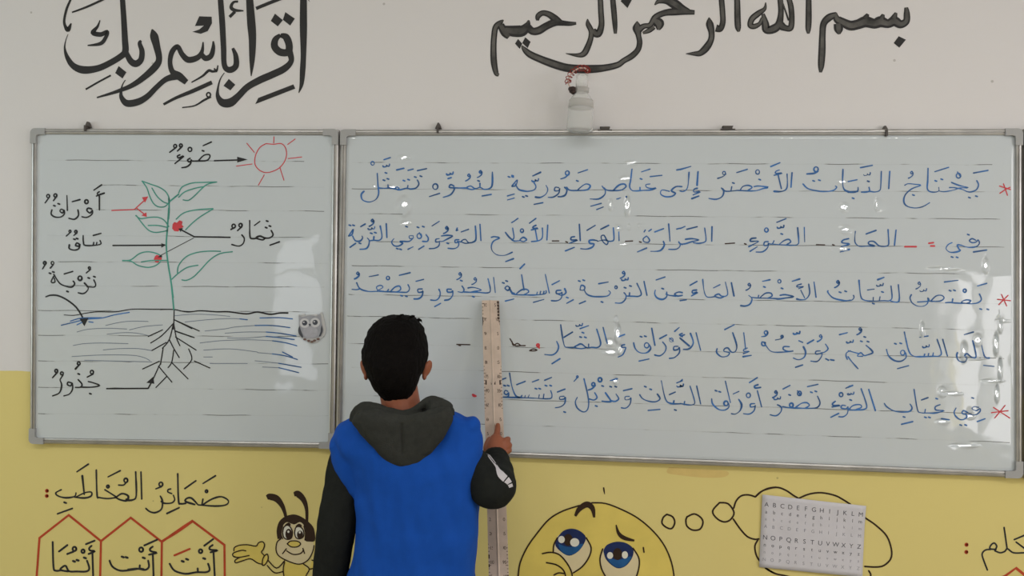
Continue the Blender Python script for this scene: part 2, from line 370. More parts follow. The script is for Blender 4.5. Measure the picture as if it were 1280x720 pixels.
T_CALLIGRAPHY_RIGHT = """
@600 0 6.4
v 152 600 22 130 585 40 112 500 52 108 400 50 112 300 48 125 220 48 160 185 44 188 160 10
v 165 200 56 200 260 70 235 295 50;v 200 240 70 270 250 90 340 245 90 380 200 50 390 162 14;v 385 220 60 420 250 60 470 245 64 530 210 60 600 180 60 660 185 44 720 190 36 770 187 22
v 460 165 24 465 130 44 500 105 44 550 115 50 600 150 60 640 180 50;p 305 312 338 350 318 392 280 350;p 362 298 405 335 382 385 338 345
v 860 152 8 865 195 40 890 250 44 885 310 44 860 380 50 830 430 50 780 442 32 685 428 5;v 960 -60 44 963 0 44 968 100 46 972 200 48 950 265 60 920 265 60 905 235 40
v 1060 -60 44 1063 0 44 1072 100 46 1080 200 40 1083 270 24;p 1125 10 1180 65 1215 0 1160 -40
@780 0 6.4
v 105 170 8 106 222 76 115 280 46 125 340 46 110 400 46 60 450 50 0 485 46 -52 520 50 -152 543 56 -252 552 66 -372 552 68 -472 540 66 -572 510 66 -672 472 60 -752 435 56 -797 395 40 -817 365 10
v 120 235 60 160 210 44 210 200 44 250 140 50 320 105 50 400 95 60 480 95 50 565 100 36;v 245 40 10 280 10 40 340 5 60 400 30 80 460 70 70 520 92 40;v 235 160 50 278 190 88 275 240 26;v 150 265 20 200 245 40 240 215 40
v 680 140 8 685 190 60 700 260 50 695 320 50 660 380 60 610 425 50 560 430 34 495 430 6;v 775 -60 44 780 0 46 788 100 46 790 180 46 770 230 50 735 225 60
v 900 -60 46 905 0 48 908 150 52 912 220 48 918 255 20
v 1133 20 8 1125 70 30 1075 108 48 1025 150 50 1010 200 46 1040 212 44 1085 190 34 1108 145 30;v 1112 110 26 1130 190 60 1140 240 60 1200 230 70 1240 190 60 1255 100 46 1250 0 46 1245 -60 46
@960 0 6.4
v 100 160 40 100 200 70 140 225 50 180 222 50 190 150 46 182 50 46 160 -30 40 150 -60 30;v 98 -40 20 115 20 14 140 90 14 165 165 14
v 325 -60 46 325 0 46 325 150 50 322 230 44 322 270 20;v 420 580 22 425 520 52 432 400 58 435 280 52 445 190 54 490 140 60 550 115 40;v 545 100 10 550 150 60 600 180 70 660 205 80 720 195 80 780 175 90 850 190 80 900 175 90 960 190 70 1010 170 80 1060 195 66 1105 170 56 1110 110 50 1105 60 30
v 560 190 70 565 240 70 568 275 20;v 798 112 24 780 150 60;v 922 115 24 905 160 60;v 1024 102 22 1005 150 60;p 1045 290 1103 318 1050 382 1005 345
"""
T_HEADING_LEFT = """
@30 580 5.14
240 165 205 185 220 205 270 217 325 208 335 185;d 265 248;215 320 312 285;335 212 390 185 432 180 432 205 390 218 325 213;375 75 388 195;340 50 415 0
465 38 470 200 485 215 540 222 592 215;520 165 560 190 595 212;o 540 145 8;540 83 620 42;590 215 630 190 670 205 660 235 620 230 590 215;660 225 660 232 700 230 722 200 718 50;752 50 757 225;o 655 105 13;655 120 640 135 608 135
@160 580 5.14
480 262 540 225 600 210 645 235 630 262 560 270 450 262;482 225 475 262;o 505 175 8;482 125 563 75;450 262 410 220 380 220 370 240 430 260;372 252 340 255 325 235 320 62;365 158 437 107
292 200 300 230 280 250 235 252 215 240;275 160 258 165 258 180 282 190;250 318 330 280;208 205 222 240 215 290 175 312 140 305 115 285;o 212 130 13;215 145 178 160
"""
T_COLON_LEFT = """
@30 580 5.14
o 148 172 5;o 147 205 5
"""
T_HEXAGONS = """
@30 580 5.14
l 70 900 82 720 100 475 288 328 495 495 490 720 488 900
@160 580 5.14
l -173 495 18 345 218 500 215 720 213 900;l 218 500 413 365 620 520 622 720 622 900;l 218 497 413 370
"""
T_WORD_LEFT = """
@30 580 5.14
440 570 445 720;435 525 420 540 425 555 455 560 415 578;398 515 455 492;o 380 560 11;405 620 420 670 400 690 340 690 290 688 270 655 250 660 235 680 285 690;d 392 603;d 322 625;d 345 618
240 682 205 685 190 660 185 500;225 562 280 520;o 325 545 13;320 562 278 578
"""
T_WORD_MIDDLE = """
@30 580 5.14
550 620 570 660 620 685 690 680 740 672 770 675;745 650 742 675;d 635 597;d 660 600
@160 580 5.14
130 620 135 660 110 680 60 672 0 678;d 102 603;o 85 550 14;160 580 165 730;160 530 142 545 148 560 185 570 135 582;105 523 190 485
"""
T_WORD_RIGHT = """
@160 580 5.14
268 640 300 685 370 705 440 695 500 695 525 680 515 640;448 670 450 694;d 352 625;d 380 612;d 490 607;o 467 560 12;550 570 558 730;545 520 525 535 530 550 575 555 530 567;490 525 548 482
"""
T_WORD_RED = """
@160 580 5.14
298 587 398 545
"""
T_HEADING_RIGHT = """
@1180 600 6
680 375 600 415 525 447;540 465 600 510 640 540;660 540 600 545 520 545 475 515 455 535 420 545 380 530;450 355 472 510;385 520 395 495 375 472 350 490 345 515 390 520;350 520 310 525 285 555 300 610 325 675
720 540 780 545 850 530;850 470 850 530
"""
T_COLON_RIGHT = """
@1180 600 6
o 168 485 6;o 167 540 6
"""
T_HEXAGON_RIGHT = """
@1180 600 6
l 300 830 300 790 460 718 540 660 700 790 700 900
"""
BEE_OUTLINE = """
@280 600 6
428 440 398 468 392 530 420 575 500 615 570 630 630 600 665 540 676 490;440 552 468 515;470 530 520 557 575 550 598 522;592 512 605 550
75 530 80 505 120 488 180 485 240 495 260 470 290 462 305 485 295 520 282 540 300 562;290 632 250 620 200 590 140 605 90 620 85 600 120 580;120 580 75 575 70 548 130 527 165 530;75 572 110 580 190 565
300 572 325 555 332 590 312 630 290 638 290 600 300 572;330 600 395 660 455 605;325 640 380 695 445 685;455 615 445 670 455 740 480 800;597 630 640 665 615 720 600 800;660 600 680 610 682 655 640 668
475 478 500 458 550 458 575 478 550 500 505 500 475 478;440 345 428 400 440 440;600 345 612 395 608 450;440 395 452 350 485 340 512 380 508 430 480 445 450 430 440 395;530 395 540 355 570 350 595 375 598 420 570 440 540 430 530 395
"""
EMOJI_OUTLINE = """
@640 600 5.818
38 790 45 700 60 600 110 490 180 390 270 285 370 225 490 185;580 165 680 170 800 215 920 280 1030 375 1110 480 1160 600 1180 720 1180 800
300 525 305 470 330 420;540 420 575 490 560 560 510 630 445 675;660 500 640 570 650 640 680 700 720 760;880 495 920 560 925 620 905 700 870 760
220 535 280 525 340 540 390 590 430 660 440 720 445 790;250 600 320 615 370 650 390 700 395 780;305 690 340 675 380 680;955 490 960 525
"""
EMOJI_BROWS = """
@640 600 5.818
v 460 262 18 490 210 36 545 177 44 585 205 36 598 272 14;v 757 325 8 775 385 24 815 420 30 890 440 14
"""
BUBBLES = """
@820 590 5.54
75 293 115 310 130 350 110 390 75 385 42 355 50 315 75 293;215 310 265 290 310 315 325 350 305 395 255 402 215 375 207 335 215 310;440 212 500 220 540 280 515 330 470 345 420 320 392 270 440 212
"""
CLOUD = """
@820 590 5.54
538 250 555 200 590 165 640 158 688 172;688 172 730 135 780 112 831 105;535 325 580 390 630 445 680 465 712 463;705 470 685 510 690 560 710 605 760 663 800 690 831 705
@940 600 6
25 125 80 80 180 55 250 75 310 115 345 135;355 135 430 105 520 95 620 115 680 145 735 180;735 180 850 285;850 285 930 340 1010 420 1045 520 1040 590 990 640 930 652 845 648;875 680 890 720 850 790 760 830;100 660 170 700 260 720 340 745 480 800 620 830 760 830
"""

# ------------------------------------------------------------------ helpers
def ray(px, py):
    return FWD + RGT * ((px - 640.0) / F_PX) + UPV * ((360.0 - py) / F_PX)

def at(px, py, Y):
    """photo pixel -> point of the vertical plane at depth Y"""
    d = ray(px, py)
    return CAM + d * ((Y - CAM.y) / d.y)

def tag(o, label=None, cat=None, group=None, kind=None):
    if label: o['label'] = label
    if cat: o['category'] = cat
    if group: o['group'] = group
    if kind: o['kind'] = kind
    return o

def link(o, parent=None):
    COL.objects.link(o)
    if parent is not None:
        o.parent = parent
        o.matrix_parent_inverse = Matrix.Translation(parent.matrix_basis.translation).inverted()
    return o

def obj(name, bm, mat, parent=None, smooth=False):
    me = bpy.data.meshes.new(name)
    bm.to_mesh(me); bm.free()
    if mat is not None:
        for mm in (mat if isinstance(mat, (list, tuple)) else [mat]):
            me.materials.append(mm)
    if smooth:
        me.polygons.foreach_set('use_smooth', [True] * len(me.polygons))
    return link(bpy.data.objects.new(name, me), parent)

def thing(name, label, cat, loc=(0, 0, 0), group=None):
    o = bpy.data.objects.new(name, None)
    o.location = loc
    o.empty_display_size = 0.05
    COL.objects.link(o)
    return tag(o, label, cat, group)

def material(name, color, rough=0.6, spec=0.5, noise_amt=0.0, noise_scale=8.0, bump=0.0, bump_scale=60.0, metallic=0.0):
    mt = bpy.data.materials.new(name)
    mt.use_nodes = True
    nt = mt.node_tree
    b = nt.nodes['Principled BSDF']
    b.inputs['Base Color'].default_value = (*color, 1)
    b.inputs['Roughness'].default_value = rough
    b.inputs['Specular IOR Level'].default_value = spec
    b.inputs['Metallic'].default_value = metallic
    tc = nt.nodes.new('ShaderNodeTexCoord')
    if noise_amt:
        n = nt.nodes.new('ShaderNodeTexNoise')
        n.inputs['Scale'].default_value = noise_scale
        n.inputs['Detail'].default_value = 5
        nt.links.new(tc.outputs['Object'], n.inputs['Vector'])
        r = nt.nodes.new('ShaderNodeMapRange')
        r.inputs['From Min'].default_value = 0.3; r.inputs['From Max'].default_value = 0.7
        r.inputs['To Min'].default_value = 1 - noise_amt; r.inputs['To Max'].default_value = 1 + noise_amt
        nt.links.new(n.outputs['Fac'], r.inputs['Value'])
        mx = nt.nodes.new('ShaderNodeVectorMath'); mx.operation = 'SCALE'
        mx.inputs[0].default_value = color
        nt.links.new(r.outputs['Result'], mx.inputs['Scale'])
        nt.links.new(mx.outputs['Vector'], b.inputs['Base Color'])
    if bump:
        n2 = nt.nodes.new('ShaderNodeTexNoise')
        n2.inputs['Scale'].default_value = bump_scale
        n2.inputs['Detail'].default_value = 4
        nt.links.new(tc.outputs['Object'], n2.inputs['Vector'])
        bp = nt.nodes.new('ShaderNodeBump')
        bp.inputs['Strength'].default_value = bump
        bp.inputs['Distance'].default_value = 0.004
        nt.links.new(n2.outputs['Fac'], bp.inputs['Height'])
        nt.links.new(bp.outputs['Normal'], b.inputs['Normal'])
    return mt

def box(bm, x0, x1, y0, y1, z0, z1):
    v = [bm.verts.new((x, y, z)) for x in (x0, x1) for y in (y0, y1) for z in (z0, z1)]
    for q in ((0, 1, 3, 2), (4, 6, 7, 5), (0, 4, 5, 1), (2, 3, 7, 6), (0, 2, 6, 4), (1, 5, 7, 3)):
        bm.faces.new([v[i] for i in q])

def tube(bm, pts, rad, n=10, cap=True):
    """round tube through pts; rad is a number or a list"""
    pts = [Vector(p) for p in pts]
    rads = rad if isinstance(rad, (list, tuple)) else [rad] * len(pts)
    t0 = (pts[1] - pts[0]).normalized()
    a = t0.cross(Vector((0, 0, 1)))
    if a.length < 1e-3: a = t0.cross(Vector((1, 0, 0)))
    a.normalize()
    rings = []
    for i, p in enumerate(pts):
        t = (pts[min(i + 1, len(pts) - 1)] - pts[max(i - 1, 0)]).normalized()
        a = (a - t * a.dot(t)).normalized()
        b = t.cross(a)
        rings.append([bm.verts.new(p + (a * math.cos(2 * math.pi * k / n) + b * math.sin(2 * math.pi * k / n)) * rads[i]) for k in range(n)])
    for r0, r1 in zip(rings, rings[1:]):
        for k in range(n):
            bm.faces.new((r0[k], r0[(k + 1) % n], r1[(k + 1) % n], r1[k]))
    if cap:
        bm.faces.new(rings[0][::-1]); bm.faces.new(rings[-1])

def limb(bm, pts, rads, n=16, steps=6):
    """tapered tube with rounded ends, Catmull-Rom smoothed"""
    P, Rr = [], []
    m_ = len(pts)
    for i in range(m_ - 1):
        p0, p1, p2, p3 = (Vector(pts[max(i - 1, 0)]), Vector(pts[i]), Vector(pts[i + 1]), Vector(pts[min(i + 2, m_ - 1)]))
        for s in range(steps):
            t = s / steps
            P.append(0.5 * ((2 * p1) + (p2 - p0) * t + (2 * p0 - 5 * p1 + 4 * p2 - p3) * t * t + (3 * p1 - p0 - 3 * p2 + p3) * t ** 3))
            Rr.append(rads[i] + (rads[i + 1] - rads[i]) * t)
    P.append(Vector(pts[-1])); Rr.append(rads[-1])
    d0 = (P[0] - P[1]).normalized(); d1 = (P[-1] - P[-2]).normalized()
    a = [(P[0] + d0 * Rr[0] * math.sin(q), Rr[0] * math.cos(q)) for q in (1.5, 1.1, 0.6)]
    b = [(P[-1] + d1 * Rr[-1] * math.sin(q), Rr[-1] * math.cos(q)) for q in (0.6, 1.1, 1.5)]
    tube(bm, [p for p, r in a] + P + [p for p, r in b], [r for p, r in a] + Rr + [r for p, r in b], n)

def ball(bm, c, r, seg=20, rings=14, rot=None):
    mt = Matrix.Translation(Vector(c)) @ (rot.to_4x4() if rot else Matrix.Identity(4)) @ Matrix.Diagonal((r[0], r[1], r[2], 1))
    bmesh.ops.create_uvsphere(bm, u_segments=seg, v_segments=rings, radius=1, matrix=mt)

def loft(bm, rings, n=32, power=2.0, cap=True):
    """stack of super-ellipses (centre, half width x, half depth y); rings go bottom to top"""
    vs = []
    for c, rx, ry in rings:
        ring = []
        for k in range(n):
            th = 2 * math.pi * k / n
            ct, st = math.cos(th), math.sin(th)
            e = 2.0 / power
            ring.append(bm.verts.new((c[0] + rx * math.copysign(abs(ct) ** e, ct), c[1] + ry * math.copysign(abs(st) ** e, st), c[2])))
        vs.append(ring)
    for r0, r1 in zip(vs, vs[1:]):
        for k in range(n):
            bm.faces.new((r0[k], r0[(k + 1) % n], r1[(k + 1) % n], r1[k]))
    if cap:
        bm.faces.new(vs[0][::-1]); bm.faces.new(vs[-1])
    return vs

def bake(o, voxel=None, smooth=0, disp=None, subdiv=0):
    """apply remesh / smooth / displace modifiers so that the mesh holds the final shape"""
    if voxel:
        md = o.modifiers.new('r', 'REMESH'); md.mode = 'VOXEL'; md.voxel_size = voxel; md.use_smooth_shade = True
    if smooth:
        md = o.modifiers.new('s', 'SMOOTH'); md.factor = 0.5; md.iterations = smooth
    if subdiv:
        md = o.modifiers.new('u', 'SUBSURF'); md.levels = subdiv; md.render_levels = subdiv
    dg = bpy.context.evaluated_depsgraph_get()
    dg.update()
    me = bpy.data.meshes.new_from_object(o.evaluated_get(dg))
    old = o.data
    o.modifiers.clear()
    o.data = me
    me.name = o.name
    bpy.data.meshes.remove(old)
    me.polygons.foreach_set('use_smooth', [True] * len(me.polygons))
    if disp:
        me.update()
        nrm = [v.normal.copy() for v in me.vertices]
        for v, nn in zip(me.vertices, nrm):
            v.co += nn * disp(v.co, nn)
        me.update()
    return o

# ---- marker strokes -------------------------------------------------------------
def catmull(pts, steps):
    if len(pts) < 3: return pts
    out = []
    n = len(pts)
    for i in range(n - 1):
        p0, p1, p2, p3 = pts[max(i - 1, 0)], pts[i], pts[i + 1], pts[min(i + 2, n - 1)]
        for s in range(steps):
            t = s / steps
            out.append(tuple(0.5 * (2 * b + (c - a) * t + (2 * a - 5 * b + 4 * c - d) * t * t + (3 * b - a - 3 * c + d) * t ** 3)
                             for a, b, c, d in zip(p0, p1, p2, p3)))
    out.append(pts[-1])
    return out

def parse(text, scale=6.0):
    """traced strokes in photo pixels: list of (kind, points, widths)"""
    ox = oy = 0.0; sc = scale; res = []
    for line in text.strip().splitlines():
        if line.startswith('@'):
            f = [float(v) for v in line[1:].split()]
            ox, oy = f[0], f[1]; sc = f[2] if len(f) > 2 else scale
            continue
        for tok in line.split(';'):
            w = tok.split()
            if not w: continue
            kind = 's'
            if w[0].isalpha(): kind = w[0]; w = w[1:]
            v = [float(q) for q in w]
            X = lambda x: ox + x / sc
            Yp = lambda y: oy + y / sc
            if kind == 'o':
                cx, cy_, r = v
                pts = [(X(cx + r * 0.9 * math.cos(k * math.pi / 5)), Yp(cy_ + r * math.sin(k * math.pi / 5))) for k in range(11)]
                res.append(('s', pts, None))
            elif kind == 'd':
                cx, cy_ = v
                res.append(('d', [(X(cx - 7), Yp(cy_ - 2.5)), (X(cx + 7), Yp(cy_ + 2.5))], None))
            elif kind == 'm':
                cx, cy_ = v
                pts = [(cx + 8, cy_ + 3), (cx, cy_ - 10), (cx - 10, cy_), (cx - 2, cy_ + 9), (cx + 9, cy_ + 2), (cx + 6, cy_ + 20), (cx - 12, cy_ + 36), (cx - 26, cy_ + 42)]
                res.append(('s', [(X(a), Yp(b)) for a, b in pts], None))
            elif kind == 'w':
                cx, cy_ = v
                pts = [(cx + 24, cy_ - 10), (cx + 20, cy_ + 6), (cx + 4, cy_ + 4), (cx + 2, cy_ - 4), (cx, cy_ + 8), (cx - 20, cy_ + 12), (cx - 26, cy_ + 4)]
                res.append(('s', [(X(a), Yp(b)) for a, b in pts], None))
            elif kind == 'v':
                res.append(('v', [(X(v[i]), Yp(v[i + 1])) for i in range(0, len(v), 3)], [v[i + 2] / sc for i in range(0, len(v), 3)]))
            else:
                res.append((kind, [(X(v[i]), Yp(v[i + 1])) for i in range(0, len(v), 2)], None))
    return res

DENTS = []       # (x, z, slope x, slope z, half size x, half size z): small tilted dents of the wide board

def dent(x, z):
    h = 0.0
    for dx, dz, gx, gz, sx, sz in DENTS:
        u = (x - dx) / sx; w = (z - dz) / sz
        q = u * u + w * w
        if q < 4: h += (gx * (x - dx) + gz * (z - dz)) * math.exp(-0.6 * q * q * q)
    return h

def ink(bm, strokes, Y, width_px, thick=0.0006, blister=False, step=4, inner=None, vary=0.0):
    """lay the strokes as thin raised ribbons of ink on the plane Y (facing the room)"""
    def put(p, lift=thick):
        q = at(p[0], p[1], Y)
        q.y -= lift + (dent(q.x, q.z) if blister else 0.0)
        return bm.verts.new(q)
    for k, (kind, pts, ws) in enumerate(strokes):
        lift = thick + 0.00002 * (k % 6)
        if kind == 'p':
            f = bm.faces.new([put(p, lift) for p in pts])
            f.normal_update()
            if f.normal.y > 0: f.normal_flip()
            continue
        if kind == 'v':
            sm = catmull([(p[0], p[1], w) for p, w in zip(pts, ws)], step + 2)
            if inner: sm = [(x, y, w * inner) for x, y, w in sm]
        else:
            wd = width_px * (1.15 if kind == 'd' else 0.45 if kind == 't' else 1.0)
            sm = [(p[0], p[1], wd) for p in (pts if kind in ('l', 'd') else catmull(pts, step))]
        if vary and kind == 's':
            sm = [(x, y, w * (1 + vary * 1.6 * noise.noise(Vector((x * .09, y * .09, 3.1))))) for x, y, w in sm]
        cl = [sm[0]]
        for s in sm[1:]:
            if math.hypot(s[0] - cl[-1][0], s[1] - cl[-1][1]) > 0.05: cl.append(s)
        if len(cl) < 2: continue
        # rounded ends
        L, Rr = [], []
        n = len(cl)
        for i, (x, y, w) in enumerate(cl):
            ax, ay = cl[max(i - 1, 0)][:2]; bx, by = cl[min(i + 1, n - 1)][:2]
            tx, ty = bx - ax, by - ay
            d = math.hypot(tx, ty) or 1.0
            tx /= d; ty /= d
            w *= 0.5
            if i == 0 and kind != 'v':
                L.append((x - tx * w * .8 - ty * w * .45, y - ty * w * .8 + tx * w * .45)); Rr.append((x - tx * w * .8 + ty * w * .45, y - ty * w * .8 - tx * w * .45))
            mit = 1.0
            if 0 < i < n - 1:
                ux, uy = x - ax, y - ay; vx, vy = bx - x, by - y
                du = math.hypot(ux, uy) or 1; dv = math.hypot(vx, vy) or 1
                c = max(-1, min(1, (ux * vx + uy * vy) / du / dv))
                mit = min(1.25, 1 / max(0.5, math.sqrt((1 + c) / 2)))
            L.append((x - ty * w * mit, y + tx * w * mit)); Rr.append((x + ty * w * mit, y - tx * w * mit))
            if i == n - 1 and kind != 'v':
                L.append((x + tx * w * .8 - ty * w * .45, y + ty * w * .8 + tx * w * .45)); Rr.append((x + tx * w * .8 + ty * w * .45, y + ty * w * .8 - tx * w * .45))
        lv = [put(p, lift) for p in L]; rv = [put(p, lift) for p in Rr]
        for i in range(len(lv) - 1):
            f = bm.faces.new((lv[i], lv[i + 1], rv[i + 1], rv[i]))
            f.normal_update()
            if f.normal.y > 0: f.normal_flip()

def ink_obj(name, text, mat, Y, width, parent, label=None, scale=6.0, blister=False, thick=0.0006, vary=0.0):
    bm = bmesh.new()
    ink(bm, parse(text, scale), Y, width, thick, blister, vary=vary)
    o = obj(name, bm, mat, parent)
    if label: o['label'] = label
    return o

def clusters(strokes, gap, only_x=False):
    """group strokes whose boxes come closer than gap (photo pixels)"""
    bx = []
    for s in strokes:
        xs = [p[0] for p in s[1]]; ys = [p[1] for p in s[1]]
        g = gap + (max(s[2]) / 2 if s[2] else 0)
        bx.append([min(xs) - g / 2, max(xs) + g / 2, min(ys) - g / 2, max(ys) + g / 2])
    grp = list(range(len(strokes)))
    def root(i):
        while grp[i] != i: i = grp[i]
        return i
    for i in range(len(strokes)):
        for j in range(i):
            a, b = bx[i], bx[j]
            if a[0] <= b[1] and b[0] <= a[1] and (only_x or (a[2] <= b[3] and b[2] <= a[3])): grp[root(i)] = root(j)
    out = {}
    for i, s in enumerate(strokes): out.setdefault(root(i), []).append(s)
    return sorted(out.values(), key=lambda g: -sum(len(s[1]) for s in g))

def ink_pieces(name, text, mat, Y, width, parent, gap=1.0, only_x=False, scale=6.0, label=None, tree=None, **kw):
    """one mesh per separate piece of lettering or drawing; with tree, the largest piece carries the others"""
    res = []
    for g in clusters(parse(text, scale), gap, only_x):
        bm = bmesh.new()
        ink(bm, g, Y, width, **kw)
        o = obj(name if not (tree and res) else tree, bm, mat, res[0] if (tree and res) else parent)
        if label and not (tree and res): o['label'] = label
        res.append(o)
    return res

def fill_obj(name, pts, mat, Y, parent, thick=0.0003, label=None):
    """a filled patch of paint; pts in photo pixels"""
    bm = bmesh.new()
    vs = []
    for p in pts:
        q = at(p[0], p[1], Y); q.y -= thick
        vs.append(bm.verts.new(q))
    f = bm.faces.new(vs); f.normal_update()
    if f.normal.y > 0: f.normal_flip()
    bmesh.ops.triangulate(bm, faces=[f])
    o = obj(name, bm, mat, parent)
    if label: o['label'] = label
    return o

def ell(cx, cy_, rx, ry, n=28, ang=0.0):
    ca, sa = math.cos(ang), math.sin(ang)
    return [(cx + rx * math.cos(t) * ca - ry * math.sin(t) * sa, cy_ + rx * math.cos(t) * sa + ry * math.sin(t) * ca)
            for t in [2 * math.pi * k / n for k in range(n)]]

def crop(pts, ox, oy, s):
    return [(ox + x / s, oy + y / s) for x, y in pts]

def smooth_poly(flat, ox, oy, s, steps=5):
    pts = [(flat[i], flat[i + 1]) for i in range(0, len(flat), 2)]
    pts = pts + [pts[0]]
    return crop(catmull(pts, steps)[:-1], ox, oy, s)

# ------------------------------------------------------------------ materials
def srgb(r, g, b):
    f = lambda c: ((c / 255) / 12.92) if c / 255 <= 0.04045 else (((c / 255) + 0.055) / 1.055) ** 2.4
    return (f(r), f(g), f(b))

Z_DADO = 1.135
def wall_material(name):
    mt = material(name, (0.7, 0.7, 0.68), rough=0.75, spec=0.25, bump=0.12, bump_scale=35)
    nt = mt.node_tree
    b = nt.nodes['Principled BSDF']
    tc = nt.nodes.new('ShaderNodeTexCoord')
    sep = nt.nodes.new('ShaderNodeSeparateXYZ')
    nt.links.new(tc.outputs['Object'], sep.inputs[0])
    nz = nt.nodes.new('ShaderNodeTexNoise'); nz.inputs['Scale'].default_value = 9; nz.inputs['Detail'].default_value = 3
    nt.links.new(tc.outputs['Object'], nz.inputs['Vector'])
    add = nt.nodes.new('ShaderNodeMath'); add.operation = 'MULTIPLY_ADD'
    nt.links.new(nz.outputs['Fac'], add.inputs[0]); add.inputs[1].default_value = 0.012
    nt.links.new(sep.outputs['Z'], add.inputs[2])
    gt = nt.nodes.new('ShaderNodeMath'); gt.operation = 'GREATER_THAN'; gt.inputs[1].default_value = Z_DADO + 0.006
    nt.links.new(add.outputs[0], gt.inputs[0])
    big = nt.nodes.new('ShaderNodeTexNoise'); big.inputs['Scale'].default_value = 1.6; big.inputs['Detail'].default_value = 6
    nt.links.new(tc.outputs['Object'], big.inputs['Vector'])
    ry = nt.nodes.new('ShaderNodeMixRGB'); ry.inputs[1].default_value = (*YELLOW_A, 1); ry.inputs[2].default_value = (*YELLOW_B, 1)
    rw = nt.nodes.new('ShaderNodeMixRGB'); rw.inputs[1].default_value = (*WHITE_A, 1); rw.inputs[2].default_value = (*WHITE_B, 1)
    nt.links.new(big.outputs['Fac'], ry.inputs[0]); nt.links.new(big.outputs['Fac'], rw.inputs[0])
    mx = nt.nodes.new('ShaderNodeMixRGB')
    nt.links.new(gt.outputs[0], mx.inputs[0]); nt.links.new(ry.outputs[0], mx.inputs[1]); nt.links.new(rw.outputs[0], mx.inputs[2])
    # small scuffs on the paint
    sc_ = nt.nodes.new('ShaderNodeTexVoronoi'); sc_.inputs['Scale'].default_value = 7.0
    nt.links.new(tc.outputs['Object'], sc_.inputs['Vector'])
    lt = nt.nodes.new('ShaderNodeMath'); lt.operation = 'LESS_THAN'; lt.inputs[1].default_value = 0.028
    nt.links.new(sc_.outputs['Distance'], lt.inputs[0])
    ml = nt.nodes.new('ShaderNodeMath'); ml.operation = 'MULTIPLY'; ml.inputs[1].default_value = 0.35
    nt.links.new(lt.outputs[0], ml.inputs[0])
    mx2 = nt.nodes.new('ShaderNodeMixRGB'); mx2.inputs[2].default_value = (0.12, 0.09, 0.05, 1)
    nt.links.new(ml.outputs[0], mx2.inputs[0]); nt.links.new(mx.outputs[0], mx2.inputs[1])
    nt.links.new(mx2.outputs[0], b.inputs['Base Color'])
    return mt

YELLOW_A, YELLOW_B = (0.73, 0.615, 0.225), (0.78, 0.66, 0.26)
WHITE_A, WHITE_B = (0.715, 0.69, 0.69), (0.755, 0.735, 0.735)
M_WALL = wall_material('painted plaster')
M_CEIL = material('ceiling paint', (0.8, 0.8, 0.78), 0.9, 0.2, 0.03, 3)
M_FLOOR = material('terrazzo floor', (0.42, 0.39, 0.35), 0.4, 0.4, 0.25, 60)
M_WINFRAME = material('window frame paint', (0.6, 0.6, 0.58), 0.5)
M_ALU = material('aluminium', (0.44, 0.43, 0.415), 0.35, 0.5, 0.12, 20, metallic=0.7)
M_CAP = material('grey plastic corner', (0.36, 0.36, 0.36), 0.45, 0.5)
M_BLUE = material('blue marker ink', srgb(50, 102, 164), 0.5, 0.4, 0.4, 25)
M_RED = material('red marker ink', srgb(205, 62, 72), 0.5, 0.4, 0.1, 30)
M_BLACK = material('black marker ink', srgb(24, 24, 28), 0.45, 0.4)
M_BROWN = material('dark brown marker ink', srgb(66, 48, 44), 0.5, 0.4)
M_GREEN = material('green marker ink', srgb(66, 148, 134), 0.5, 0.4, 0.2, 25)
M_GREYBLUE = material('faint grey blue marker ink', srgb(118, 130, 148), 0.5, 0.4)
M_PAINT_BLACK = material('black wall paint', srgb(30, 29, 30), 0.5, 0.4, 0.25, 14)
M_PAINT_SCRIBBLE = material('patchy grey marker', srgb(76, 74, 71), 0.55, 0.4, 0.95, 16)
M_PAINT_TEXT = material('thin black wall paint', srgb(44, 44, 46), 0.6, 0.3, 0.2, 20)
M_PAINT_RED = material('red wall paint', srgb(188, 70, 40), 0.6, 0.3, 0.15, 20)
M_PAINT_BROWN = material('dark brown wall paint', srgb(50, 32, 18), 0.6, 0.3)
M_PAINT_SUN = material('bright yellow wall paint', (0.76, 0.60, 0.14), 0.6, 0.3, 0.08, 9)
M_PAINT_CREAM = material('cream wall paint', (0.74, 0.63, 0.38), 0.6, 0.3, 0.04, 12)
M_PAINT_NAVY = material('navy wall paint', srgb(24, 42, 92), 0.5, 0.3, 0.2, 30)
M_PAINT_BLUE = material('blue wall paint', srgb(28, 86, 142), 0.5, 0.3, 0.2, 30)
M_PAINT_PALE = material('pale wall paint', (0.78, 0.76, 0.66), 0.6, 0.3)

# ------------------------------------------------------------------ the room
def structure(name, bm, mat):
    return tag(obj(name, bm, mat), kind='structure')

bm = bmesh.new(); box(bm, ROOM_X0 - .2, ROOM_X1 + .2, 0, 0.2, 0, ROOM_H)
WALL = structure('wall_front', bm, M_WALL)
bm = bmesh.new()
_, _, wc, wz, ww, wh = WINDOWS[-1]
box(bm, ROOM_X0 - .2, wc - ww / 2, ROOM_Y0 - .2, ROOM_Y0, 0, ROOM_H); box(bm, wc + ww / 2, ROOM_X1 + .2, ROOM_Y0 - .2, ROOM_Y0, 0, ROOM_H)
box(bm, wc - ww / 2, wc + ww / 2, ROOM_Y0 - .2, ROOM_Y0, 0, wz); box(bm, wc - ww / 2, wc + ww / 2, ROOM_Y0 - .2, ROOM_Y0, wz + wh, ROOM_H)
structure('wall_back', bm, M_WALL)
bm = bmesh.new(); box(bm, ROOM_X0 - .2, ROOM_X1 + .2, ROOM_Y0 - .2, 0.2, -0.1, 0)
structure('floor', bm, M_FLOOR)
bm = bmesh.new(); box(bm, ROOM_X0 - .2, ROOM_X1 + .2, ROOM_Y0 - .2, 0.2, ROOM_H, ROOM_H + .1)
structure('ceiling', bm, M_CEIL)
